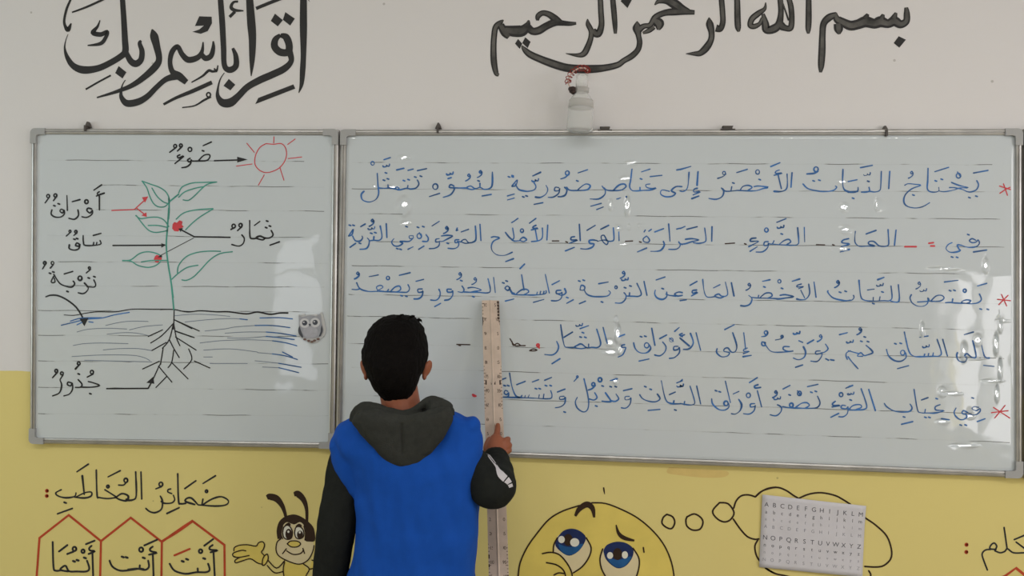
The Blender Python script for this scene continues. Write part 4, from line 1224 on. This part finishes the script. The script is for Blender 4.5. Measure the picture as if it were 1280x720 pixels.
def glyphs(ch):
    cu = bpy.data.curves.new('g', 'FONT'); cu.body = ch; cu.size = 1.0
    o = bpy.data.objects.new('g', cu); COL.objects.link(o)
    dg = bpy.context.evaluated_depsgraph_get(); dg.update()
    me = bpy.data.meshes.new_from_object(o.evaluated_get(dg))
    vs = [v.co.copy() for v in me.vertices]; fs = [tuple(p.vertices) for p in me.polygons]
    bpy.data.objects.remove(o); bpy.data.curves.remove(cu); bpy.data.meshes.remove(me)
    return vs, fs
GL = {}
def letter(bm, ch, place, size):
    if ch not in GL: GL[ch] = glyphs(ch)
    vs, fs = GL[ch]
    if not vs: return
    mx = (min(v.x for v in vs) + max(v.x for v in vs)) / 2
    nv = [bm.verts.new(place((v.x - mx) * size, v.y * size)) for v in vs]
    for f in fs:
        try: bm.faces.new([nv[i] for i in f])
        except ValueError: pass
def letter_row(name, chars, v0, size, mat, u0=.045, u1=.955):
    bm = bmesh.new()
    for i, ch in enumerate(chars):
        u = u0 + (u1 - u0) * i / (len(chars) - 1)
        letter(bm, ch, lambda a, b_: sheet_pt(u + a, v0 - b_ * 1.42, .0008), size)
    for f in bm.faces:
        f.normal_update()
        if f.normal.y > 0: f.normal_flip()
    return obj(name, bm, mat, sheet)
for k, (row, vv) in enumerate((('ABCDEFGHIJKLM', .13), ('NOPQRSTUVWXYZ', .585))):
    letter_row('letter_row', row, vv + .03, .062, M_PRINT)
    letter_row('letter_row', row.lower(), vv + .125, .05, M_PRINT)
    letter_row('letter_row', row.lower(), vv + .22, .04, M_PRINT_FAINT)
    letter_row('letter_row', row, vv + .325, .045, M_PRINT_FAINT)

# ------------------------------------------------------------------ hanging jar
M_JAR = bpy.data.materials.new('clear plastic'); M_JAR.use_nodes = True
_b = M_JAR.node_tree.nodes['Principled BSDF']
_b.inputs['Base Color'].default_value = (1.0, 1.0, 0.99, 1); _b.inputs['Roughness'].default_value = 0.12
_b.inputs['Transmission Weight'].default_value = 0.8; _b.inputs['IOR'].default_value = 1.12
M_CORD = material('red twisted cord', srgb(150, 38, 26), 0.6, 0.3)
M_CORD_PALE = material('pale cord core', srgb(206, 180, 168), 0.6, 0.3)
M_STOPPER = material('dark brown stopper', srgb(52, 34, 30), 0.5, 0.4)
M_LABEL = material('white jar label', srgb(206, 202, 196), 0.6, 0.3)
M_LABEL.node_tree.nodes['Principled BSDF'].inputs['Alpha'].default_value = 0.4
jy = -0.066
c = at(725, 166, jy)
jar = thing('hanging_jar', 'small clear plastic jar hung by a red cord above the wide whiteboard', 'jar', (c.x, jy, c.z))
axis0, axis1 = at(724.5, 165, jy), at(727, 113, jy)
S = (at(726, 120, jy) - at(725, 120, jy)).length
ax = (axis1 - axis0).normalized(); e1 = ax.cross(Vector((0, 1, 0))).normalized(); e2 = ax.cross(e1)
Lj = (axis1 - axis0).length
def revolve(bm, prof, n=28):
    rows = [[bm.verts.new(axis0 + ax * (h * Lj) + (e1 * math.cos(2 * math.pi * k / n) + e2 * math.sin(2 * math.pi * k / n)) * r * S) for k in range(n)] for h, r in prof]
    for a, b in zip(rows, rows[1:]):
        for k in range(n): bm.faces.new((a[k], a[(k + 1) % n], b[(k + 1) % n], b[k]))
    if prof[0] != prof[-1]:
        bm.faces.new(rows[0][::-1]); bm.faces.new(rows[-1])
    bmesh.ops.recalc_face_normals(bm, faces=bm.faces[:])
bm = bmesh.new()
prof = [(0.0, 2), (0.0, 13), (.03, 15.5), (.1, 16.5), (.3, 16), (.55, 15.5), (.68, 15), (.78, 14), (.86, 11), (.92, 8.5), (.98, 8), (.98, 6.8), (.92, 7.2), (.86, 9.8), (.78, 12.8), (.68, 14), (.3, 15), (.1, 15.4), (.05, 14), (.03, 2)]
revolve(bm, prof)
obj('jar_body', bm, M_JAR, jar, smooth=True)
bm = bmesh.new()
revolve(bm, [(.58, 15.6), (.58, 16.1), (.70, 15.6), (.76, 15.2), (.76, 14.4)])
obj('label_band', bm, M_LABEL, jar, smooth=True)
bm = bmesh.new()
revolve(bm, [(.95, 8.2), (.95, 9.4), (1.06, 9.4), (1.06, 3), (1.07, 2.5)])
obj('jar_lid', bm, M_LABEL, jar, smooth=True)
bm = bmesh.new()
revolve(bm, [(1.07, 7.6), (1.2, 7.8), (1.36, 7.2), (1.38, 5.5), (1.36, 5.2), (1.2, 6.6), (1.07, 6.6)], 24)
obj('pale_neck', bm, M_JAR, jar, smooth=True)
bm = bmesh.new()
tube(bm, [at(712, 111, jy - .004), at(716, 111.5, jy - .012), at(720.5, 112, jy - .004)], [.006, .0085, .006], 12)
tube(bm, [at(713, 114, jy - .004), at(716.5, 115.5, jy - .012), at(719.5, 114.5, jy - .004)], [.005, .007, .005], 12)
obj('stopper', bm, M_STOPPER, jar, smooth=True)
path = [at(x, y, jy + dy) for x, y, dy in ((714, 111, -.004), (711, 106, -.004), (709.8, 101, -.002), (712, 95, 0), (717, 89, .006), (724, 85, .018), (731, 85, .036), (735, 88, .052), (734, 91, .062))]
core = []
for i in range(len(path) - 1):
    for s in range(8): core.append(path[i].lerp(path[i + 1], s / 8))
core.append(path[-1])
bm = bmesh.new(); tube(bm, core, .0022, 8)
cord = obj('cord', bm, M_CORD_PALE, jar, smooth=True)
bm = bmesh.new()
co = []
total = len(core)
turns = 10
for k in range(turns * 14):
    f = 0.16 + 0.80 * k / (turns * 14)
    i = min(int(f * (total - 1)), total - 2)
    p = core[i].lerp(core[i + 1], f * (total - 1) - i)
    t = (core[min(i + 1, total - 1)] - core[max(i - 1, 0)]).normalized()
    u = t.cross(Vector((0, 1, 0))).normalized(); w = t.cross(u)
    a = 2 * math.pi * k / 14
    co.append(p + (u * math.cos(a) + w * math.sin(a)) * 0.0088)
tube(bm, co, .0012, 6)
obj('coil', bm, M_CORD, jar, smooth=True)
bm = bmesh.new(); q = at(734, 90, 0)
tube(bm, [(q.x, 0.0, q.z), (q.x, -.012, q.z), (q.x, -.013, q.z)], [.002, .002, .005], 10)
obj('nail', bm, M_CLIP, jar)

# ------------------------------------------------------------------ metre ruler
M_RULER = material('worn varnished wood', srgb(196, 176, 160), 0.5, 0.4, 0.1, 30)
M_RULER_INK = material('dark ruler print', srgb(62, 48, 42), 0.6, 0.3)
def interp_y(y):      # depth of the tilted ruler at a given photo row
    return -0.030 - (y - 376) / (716 - 376) * 0.205
def ruler_pt(v, u, lift):
    """v 0..1 along the ruler from its top, u -1..1 across"""
    y = 376 + v * 440
    xl = 602.5 + (y - 376) * (611 - 602.5) / 340; xr = 624 + (y - 376) * (636 - 624) / 340
    p = at((xl + xr) / 2 + (xr - xl) / 2 * u, y, interp_y(y))
    nrm = Vector((0.0, -0.96, 0.27))
    return p + nrm * lift
c = ruler_pt(1, 0, 0)
ruler = thing('metre_ruler', 'long pale wooden ruler held upright against the wide whiteboard', 'ruler', (c.x, c.y, c.z))
bm = bmesh.new()
prof = [(-1, 0), (-1, .0035), (-.14, .006), (0, .0085), (.14, .006), (1, .0035), (1, 0)]
rows = []
for v in (0, .25, .5, .75, 1.0):
    rows.append([bm.verts.new(ruler_pt(v, u, h)) for u, h in prof])
for a, b in zip(rows, rows[1:]):
    for i in range(len(prof)): bm.faces.new((a[i], a[(i + 1) % len(prof)], b[(i + 1) % len(prof)], b[i]))
bm.faces.new(rows[0]); bm.faces.new(rows[-1])
bmesh.ops.recalc_face_normals(bm, faces=bm.faces[:])
obj('blade', bm, M_RULER, ruler)
def rq(bm, v0, v1, u0, u1):
    h = lambda u: .0039 + .0022 * (1 - abs(u)) / .86
    f = bm.faces.new([bm.verts.new(ruler_pt(v, u, h(u))) for v, u in ((v0, u0), (v1, u0), (v1, u1), (v0, u1))])
    f.normal_update()
    if f.normal.y > 0: f.normal_flip()
bm = bmesh.new()
for k in range(100):
    v = .008 + k * .0099
    ln = .26 if k % 5 == 0 else .14
    rq(bm, v, v + .0016, -.99, -.99 + ln); rq(bm, v, v + .0016, .99 - ln, .99)
obj('graduation', bm, M_RULER_INK, ruler)
for k in range(24):
    v = .018 + k * .0405
    for side in (-1, 1):
        bm = bmesh.new()
        for j, ch in enumerate(str(5 * k + 5 if side > 0 else 100 - 5 * k if k < 20 else 5)):
            uu = side * .62 + (j - .5) * .2
            letter(bm, ch, lambda a, b: ruler_pt(v - b * .022, uu + a * .75, .0052), .62)
        for f in bm.faces:
            f.normal_update()
            if f.normal.y > 0: f.normal_flip()
        obj('numeral', bm, M_RULER_INK, ruler)
bm = bmesh.new()
for u in (-.75, -.12, .22, .8):
    rq(bm, .226, .239, u - .09, u + .07)
rnd = random.Random(5)
for k in range(9):
    v = .002 + k * .009; rq(bm, v, v + .007, .72 + .03 * rnd.random(), .985); 
    if k > 4: rq(bm, v, v + .009, -.985, -.88)
for k in range(7):
    v = .60 + .025 * k * rnd.uniform(.7, 1.2); rq(bm, v, v + .009, -.98, -.86)
obj('wear_mark', bm, M_RULER_INK, ruler)

# ------------------------------------------------------------------ the boy
M_SKIN = material('brown skin', srgb(144, 82, 56), 0.55, 0.4, 0.06, 30)
M_HAIR = material('black hair', srgb(11, 8, 7), 0.8, 0.1, 0.3, 120, bump=0.6, bump_scale=220)
M_HOODIE = material('charcoal green fleece', srgb(34, 36, 34), 0.95, 0.1, 0.1, 80, bump=0.25, bump_scale=300)
M_HOOD = material('charcoal grey fleece', srgb(54, 55, 52), 0.95, 0.1, 0.1, 80, bump=0.3, bump_scale=300)
M_VEST = material('bright blue cotton', srgb(20, 76, 168), 0.85, 0.15, 0.05, 40, bump=0.15, bump_scale=400)
M_TROUSERS = material('dark trousers', srgb(46, 48, 58), 0.9, 0.1, 0.1, 60)
M_SHOE = material('dark shoe', srgb(40, 38, 40), 0.5, 0.4)
M_STRIPE = material('white sleeve stripe', srgb(196, 192, 196), 0.8, 0.2)
YB = -0.36
def P(x, y, dy=0.0):
    return at(x, y, YB + dy)
def W(npx):            # pixels -> metres at the boy's depth
    return npx * (CAM - P(520, 560)).length / F_PX * 0.985

# --- the body: one continuous surface -------------------------------------------------
bm = bmesh.new()
hc = P(495, 447, 0.0)
ball(bm, hc + Vector((0, .008, .008)), (.070, .088, .088))                 # skull
ball(bm, hc + Vector((0, .030, -.045)), (.058, .062, .062))               # jaw and cheeks
ball(bm, hc + Vector((0, .088, -.030)), (.011, .016, .016))               # nose
ball(bm, hc + Vector((0, .078, -.058)), (.022, .012, .007))               # mouth
ball(bm, hc + Vector((0, .075, -.092)), (.022, .018, .016))               # chin
for s in (-1, 1):
    ball(bm, hc + Vector((s * .030, .078, .012)), (.022, .012, .008))     # brow
    ball(bm, hc + Vector((s * .030, .072, -.006)), (.013, .012, .008))    # eye
for s, ex, ey in ((-1, 455.0, 462), (1, 533.5, 462)):
    e = P(ex, ey, .0)
    ball(bm, e + Vector((0, .004, .002)), (.0085, .016, .024), rot=Matrix.Rotation(s * .35, 3, 'Y') @ Matrix.Rotation(-s * .45, 3, 'Z'))
    ball(bm, e + Vector((-s * .006, -.001, -.018)), (.006, .009, .010))
limb(bm, [P(497, 480, -.005), P(501, 505, -.012), P(507, 540, -.02)], [.050, .050, .060])
hip = P(522, 770); fl = 0.0
ch = P(512, 590)
loft(bm, [((hip.x, YB, .60), .115, .085), ((hip.x, YB, .72), .125, .085), ((P(523, 660).x, YB, P(523, 660).z), .118, .08), ((ch.x, YB, ch.z), .13, .085), ((P(510, 548).x, YB, P(510, 548).z), .125, .07), ((P(508, 525).x, YB, P(508, 525).z), .07, .055)], 28, 2.3)
SHL, SHR = P(438, 564), P(577, 578)
ELL, WRL = P(424, 652, -.015), P(418, 748, .03)
ELR, WRR = at(612, 609, YB - .035), at(619.5, 574, YB + .132)
limb(bm, [P(470, 552), SHL, ELL, WRL], [.045, .040, .032, .024])
limb(bm, [P(545, 560), SHR, ELR, at(619, 594, YB + .04), WRR], [.042, .036, .029, .026, .023])
# left hand, relaxed beside the thigh
hl = WRL + Vector((0, .01, -.035))
ball(bm, hl, (.014, .030, .040))
for k in range(4):
    f0 = hl + Vector((0, -.022 + .015 * k, -.030)); L_ = (.052, .060, .056, .044)[k]
    limb(bm, [f0, f0 + Vector((.004, .004, -L_ * .5)), f0 + Vector((.014, .010, -L_))], [.0082, .0076, .0066], 10, 4)
limb(bm, [hl + Vector((.004, .026, .01)), hl + Vector((.012, .042, -.016)), hl + Vector((.02, .046, -.04))], [.0095, .0085, .007], 10, 4)
# right hand holding the ruler: forefinger up the blade, the others round its right edge
def RP(x, y, d=0.0):       # a point in front of (d<0) or behind the ruler face
    return at(x, y, interp_y(y) + d)
limb(bm, [WRR, at(619, 567, YB + .165), RP(618.5, 559, -.040), RP(620, 552, -.034)], [.025, .026, .026, .022], 16, 5)
ball(bm, RP(611, 563, -.034), (.016, .013, .020)); ball(bm, RP(627, 560, -.034), (.016, .013, .022))
limb(bm, [RP(615.5, 558, -.036), RP(620, 546, -.035), RP(621.8, 538, -.026), RP(622.3, 531.5, -.0175)], [.0108, .0098, .0088, .0076], 12, 5)
limb(bm, [RP(625, 558, -.036), RP(630, 552, -.036), RP(635, 549, -.016), RP(633, 552, .014)], [.0100, .0094, .0086, .0074], 12, 5)
limb(bm, [RP(628, 562, -.036), RP(633.5, 557.5, -.034), RP(637, 556.5, -.012), RP(634.5, 558.5, .014)], [.0094, .0090, .0082, .0070], 12, 5)
limb(bm, [RP(629, 567, -.034), RP(634, 563.5, -.030), RP(637, 563, -.010), RP(635, 565, .014)], [.0088, .0082, .0074, .0066], 12, 5)
limb(bm, [RP(611, 566, -.038), RP(608.5, 560, -.037), RP(609.5, 554, -.029), RP(612, 549, -.021)], [.0112, .0104, .0094, .008], 12, 5)
# legs and feet
for s, lx in ((-1, hip.x - .062), (1, hip.x + .062)):
    limb(bm, [(lx, YB, .64), (lx + s * .004, YB + .01, .36), (lx + s * .006, YB - .01, .09)], [.068, .048, .034])
    limb(bm, [(lx + s * .006, YB - .03, .045), (lx + s * .014, YB + .12, .030)], [.034, .026], 14, 4)
body = obj('person', bm, M_SKIN)
bake(body, voxel=0.0032, smooth=3)
tag(body, 'boy seen from behind in a blue vest over a charcoal hoodie, holding the ruler', 'person')
PERSON = body

# --- hair -------------------------------------------------------------------------------
bm = bmesh.new()
hr = [(y, (l + r) / 2, (r - l) / 2 - 0.6, dp, off) for y, l, r, dp, off in (
    (394, 488, 508, .02, .02), (396, 479, 515, .045, .02), (400, 472, 520, .064, .017), (405, 466, 525, .076, .014), (412, 460.5, 529, .086, .012), (423, 456.5, 532, .094, .010), (436, 453.5, 534.5, .097, .006), (448, 453.5, 535, .095, -.004),
    (456, 457, 533, .090, -.012), (464, 461, 530, .080, -.020), (473, 465.5, 526.5, .062, -.032), (484, 472, 523, .044, -.038), (492, 478, 519.5, .032, -.036), (499, 485, 513, .020, -.036))]
loft(bm, [((P(c, y).x, YB + off, P(c, y).z), W(hw), dp) for y, c, hw, dp, off in hr[::-1]], 48, 2.15)
for px_, py_, qx, qy in ((522, 399, 529, 402), (524, 401, 528, 407), (498, 396, 506, 393.5), (512, 397, 519, 396)):
    limb(bm, [P(px_, py_, -.03), P((px_ + qx) / 2 + 1, (py_ + qy) / 2 - 2, -.035), P(qx, qy, -.035)], [.004, .003, .0015], 8, 3)
hair = obj('hair', bm, M_HAIR, PERSON)
bake(hair, voxel=0.004, smooth=3, disp=lambda p, n: 0.0022 * noise.noise(p * 55) + 0.0018 * noise.noise(Vector((p.x * 160, p.y * 160, p.z * 60))))
hair['label'] = 'short black hair'

# --- hoodie: body, sleeves, collar ------------------------------------------------------
def fold(p, n, amt=.006, s=11.0):
    return amt * noise.noise(Vector((p.x * s, p.y * s, p.z * s * .55))) + amt * .5 * noise.noise(p * s * 2.3)
bm = bmesh.new()
loft(bm, [((P(522, 740).x, YB, .60), .128, .098), ((P(523, 660).x, YB, P(523, 660).z), .128, .09), ((ch.x, YB, ch.z), .14, .095), ((P(510, 548).x, YB, P(510, 548).z), .14, .08), ((P(506, 520).x, YB - .01, P(506, 520).z), .09, .07), ((P(503, 508).x, YB - .01, P(503, 508).z), .062, .062)], 32, 2.3)
limb(bm, [P(468, 560), P(439, 572), P(429, 610, -.004), P(422, 655, -.015), P(416, 700, .0), P(412, 752, .028)], [.058, .052, .050, .053, .049, .044], 20)
limb(bm, [P(550, 562), P(584, 580), at(607, 603, YB - .03), at(617, 609, YB - .04), at(619.5, 603, YB + .02), at(619.5, 588, YB + .10), at(619.5, 577, YB + .145)], [.056, .052, .054, .055, .053, .045, .039], 20)
hoodie = obj('hoodie', bm, M_HOODIE, PERSON)
bake(hoodie, voxel=0.005, smooth=5, disp=lambda p, n: fold(p, n, .005, 13))
hoodie['label'] = 'charcoal hooded jacket'
# ribbed cuff
bm = bmesh.new()
tube(bm, [at(619.5, 584, YB + .118), at(619.5, 576, YB + .15), at(619.5, 571, YB + .168)], [.0425, .040, .034], 20)
obj('cuff', bm, M_HOODIE, hoodie, smooth=True)
# white stripe on the right sleeve, draped over its outer side
# (projected onto the sleeve surface from outside)
bm = bmesh.new()
bpy.context.view_layer.update()
dgs = bpy.context.evaluated_depsgraph_get()
def on_sleeve(px_, py_):
    d = ray(px_, py_)
    hit, loc, nrm, idx = hoodie.ray_cast(hoodie.matrix_world.inverted() @ CAM, d.normalized(), distance=4)
    return (hoodie.matrix_world @ loc - d.normalized() * .0025) if hit else None
st = [(609, 566.5, 2.5), (613, 572, 3.2), (617.5, 578, 3.2), (621, 583.5, 3.2), (623, 588, 5.5), (625.5, 592, 8.5), (628, 595, 9), (630.5, 597.5, 9), (633, 599.5, 8.5), (635, 601.5, 7.5), (637, 604, 6.5), (638, 606.5, 5.5), (639, 609, 5)]
sm_ = catmull(st, 4)
pieces, lv = [], []
for i, (x, y, w) in enumerate(sm_):
    a_, b2 = sm_[max(i - 1, 0)], sm_[min(i + 1, len(sm_) - 1)]
    tx, ty = b2[0] - a_[0], b2[1] - a_[1]; d = math.hypot(tx, ty)
    row = [on_sleeve(x - ty / d * w * k * .5, y + tx / d * w * k * .5) for k in (-1, -.33, .33, 1)]
    if all(r is not None for r in row) and i not in (31, 41): lv.append(row)
    elif len(lv) > 1: pieces.append(lv); lv = []
if len(lv) > 1: pieces.append(lv)
for pc in pieces:
    bm = bmesh.new()
    vv = [[bm.verts.new(r) for r in row] for row in pc]
    for a_, b2 in zip(vv, vv[1:]):
        for k in range(3): bm.faces.new((a_[k], a_[k + 1], b2[k + 1], b2[k]))
    bmesh.ops.recalc_face_normals(bm, faces=bm.faces[:])
    obj('sleeve_stripe', bm, M_STRIPE, hoodie, smooth=True)['label'] = 'white printed sleeve stripe'

# --- blue vest -----------------------------------------------------------------------------
bm = bmesh.new()
vr = [(800, 430, 606, .125), (740, 434, 597, .118), (716, 437, 593, .115), (690, 443, 595, .113), (665, 450, 598, .112), (635, 449, 600, .112), (605, 446, 600, .113), (580, 440, 601, .112), (562, 426, 602, .106), (548, 418, 601, .096), (536, 424, 600, .084), (526, 442, 596, .074), (518, 462, 580, .068), (511, 474, 556, .060)]
loft(bm, [((P((a + b) / 2, y).x, YB - .006, P((a + b) / 2, y).z), W((b - a) / 2), d) for y, a, b, d in vr], 48, 2.5)
# short cap over the left upper arm
limb(bm, [P(450, 562, -.012), P(438, 564, -.014), P(438, 585, -.018), P(444, 604, -.022)], [.060, .052, .048, .036], 20)
ball(bm, P(419, 557, -.02), (.016, .035, .022))
limb(bm, [P(562, 548, -.01), P(576, 546, -.01), P(577, 562, -.012)], [.058, .052, .050], 18)
ball(bm, P(589, 531, -.008), (.024, .045, .024))
vest = obj('vest', bm, M_VEST, PERSON)
bake(vest, voxel=0.0052, smooth=6, disp=lambda p, n: fold(p, n, .007, 8) + .0075 * noise.noise(Vector((p.x * 24 + p.z * 6, p.y * 9, p.z * 6))) + .0025 * noise.noise(Vector((p.x * 50, p.y * 30, p.z * 18))))
vest['label'] = 'bright blue sleeveless school vest'

# --- hood lying on the back --------------------------------------------------------------------
sil = smooth_poly([207, 245, 222, 200, 250, 172, 300, 168, 372, 182, 430, 190, 500, 194, 580, 194, 650, 186, 720, 176, 780, 164, 815, 150, 840, 175, 846, 235, 812, 320, 770, 385, 720, 440, 660, 500, 600, 540, 545, 545, 480, 525, 400, 475, 330, 400, 268, 330], 400, 480, 5.12, 4)
cx_ = sum(p[0] for p in sil) / len(sil); cy2 = sum(p[1] for p in sil) / len(sil)
bm = bmesh.new()
def hood_pt(px_, py_, depth):
    return P(px_, py_, depth)
lay = []
for t, dep in ((1.0, 0.0), (.985, .35), (.94, .6), (.86, .8), (.72, .93), (.5, 1.0), (.25, 1.03)):
    ring = []
    for x, y in sil:
        X_, Y_ = cx_ + (x - cx_) * t, cy2 + (y - cy2) * t
        upper = max(0.0, min(1.0, (575 - Y_) / 60))
        base = -.098 + .012 * upper
        ring.append((X_, Y_, base - dep * (.030 + .026 * upper)))
    lay.append(ring)
rows = [[bm.verts.new(hood_pt(*q)) for q in ring] for ring in lay]
n = len(sil)
for a_, b2 in zip(rows, rows[1:]):
    for k in range(n): bm.faces.new((a_[k], a_[(k + 1) % n], b2[(k + 1) % n], b2[k]))
bm.faces.new(rows[-1])
front = [bm.verts.new(hood_pt(x, y, .01 if y < 545 else -.055)) for x, y in [(cx_ + (x - cx_) * .93, cy2 + (y - cy2) * .93) for x, y in sil]]
for k in range(n): bm.faces.new((rows[0][(k + 1) % n], rows[0][k], front[k], front[(k + 1) % n]))
bm.faces.new(front[::-1])
bmesh.ops.recalc_face_normals(bm, faces=bm.faces[:])
# collar standing round the neck, and the lip of the pouch
limb(bm, [P(444, 524, -.03), P(450, 512, -.060), P(461, 508, -.074), P(479, 514, -.080), P(497, 517, -.082), P(514, 515, -.080), P(528, 506, -.070), P(539, 500, -.058), P(551, 503, -.058), P(561, 513, -.045), P(562, 522, -.03)], [.016, .018, .015, .012, .011, .011, .012, .013, .013, .014, .014], 14)
limb(bm, [P(446, 526, -.03), P(462, 520, .03), P(490, 530, .065), P(520, 530, .065), P(548, 518, .03), P(560, 514, -.03)], [.018, .018, .016, .016, .018, .018], 14)
limb(bm, [P(450, 516, -.105), P(466, 514, -.120), P(482, 517.5, -.126), P(500, 519, -.128), P(520, 518.5, -.126), P(538, 515.5, -.120), P(553, 511.5, -.105)], [.007, .0065, .006, .006, .006, .0065, .007], 10)
ball(bm, P(549, 510, -.066), (.034, .026, .024))
limb(bm, [P(540, 499, -.06), P(541, 506, -.082), P(541, 516, -.10)], [.010, .011, .012], 10)
hood = obj('hood', bm, M_HOOD, PERSON)
def hood_disp(p, n):
    q = P(515, 560); g = p.x - q.x
    seam = -.006 * math.exp(-(g / .004) ** 2) if p.y < YB - .09 and P(515, 556).z < p.z < P(515, 518).z else 0.0
    return seam + .006 * noise.noise(Vector((p.x * 14, p.y * 10, p.z * 10))) + .002 * noise.noise(p * 45)
bake(hood, voxel=0.0042, smooth=5, disp=hood_disp)
hood['label'] = 'charcoal grey hood lying on the back'

# --- trousers and shoes ------------------------------------------------------------------------------
bm = bmesh.new()
loft(bm, [((hip.x, YB, .56), .118, .09), ((hip.x, YB, .66), .126, .093), ((hip.x, YB, .72), .124, .09)], 28, 2.2)
for s, lx in ((-1, hip.x - .062), (1, hip.x + .062)):
    limb(bm, [(lx, YB, .62), (lx + s * .004, YB + .008, .36), (lx + s * .006, YB - .008, .10)], [.074, .060, .052])
tr_ = obj('trousers', bm, M_TROUSERS, PERSON)
bake(tr_, voxel=0.007, smooth=4)
for s, lx in ((-1, hip.x - .062), (1, hip.x + .062)):
    bm = bmesh.new()
    limb(bm, [(lx + s * .006, YB - .04, .05), (lx + s * .01, YB + .05, .048), (lx + s * .016, YB + .125, .036)], [.042, .044, .034], 16, 5)
    for v in bm.verts: v.co.z = max(v.co.z, 0.0)
    obj('shoe', bm, M_SHOE, PERSON, smooth=True)
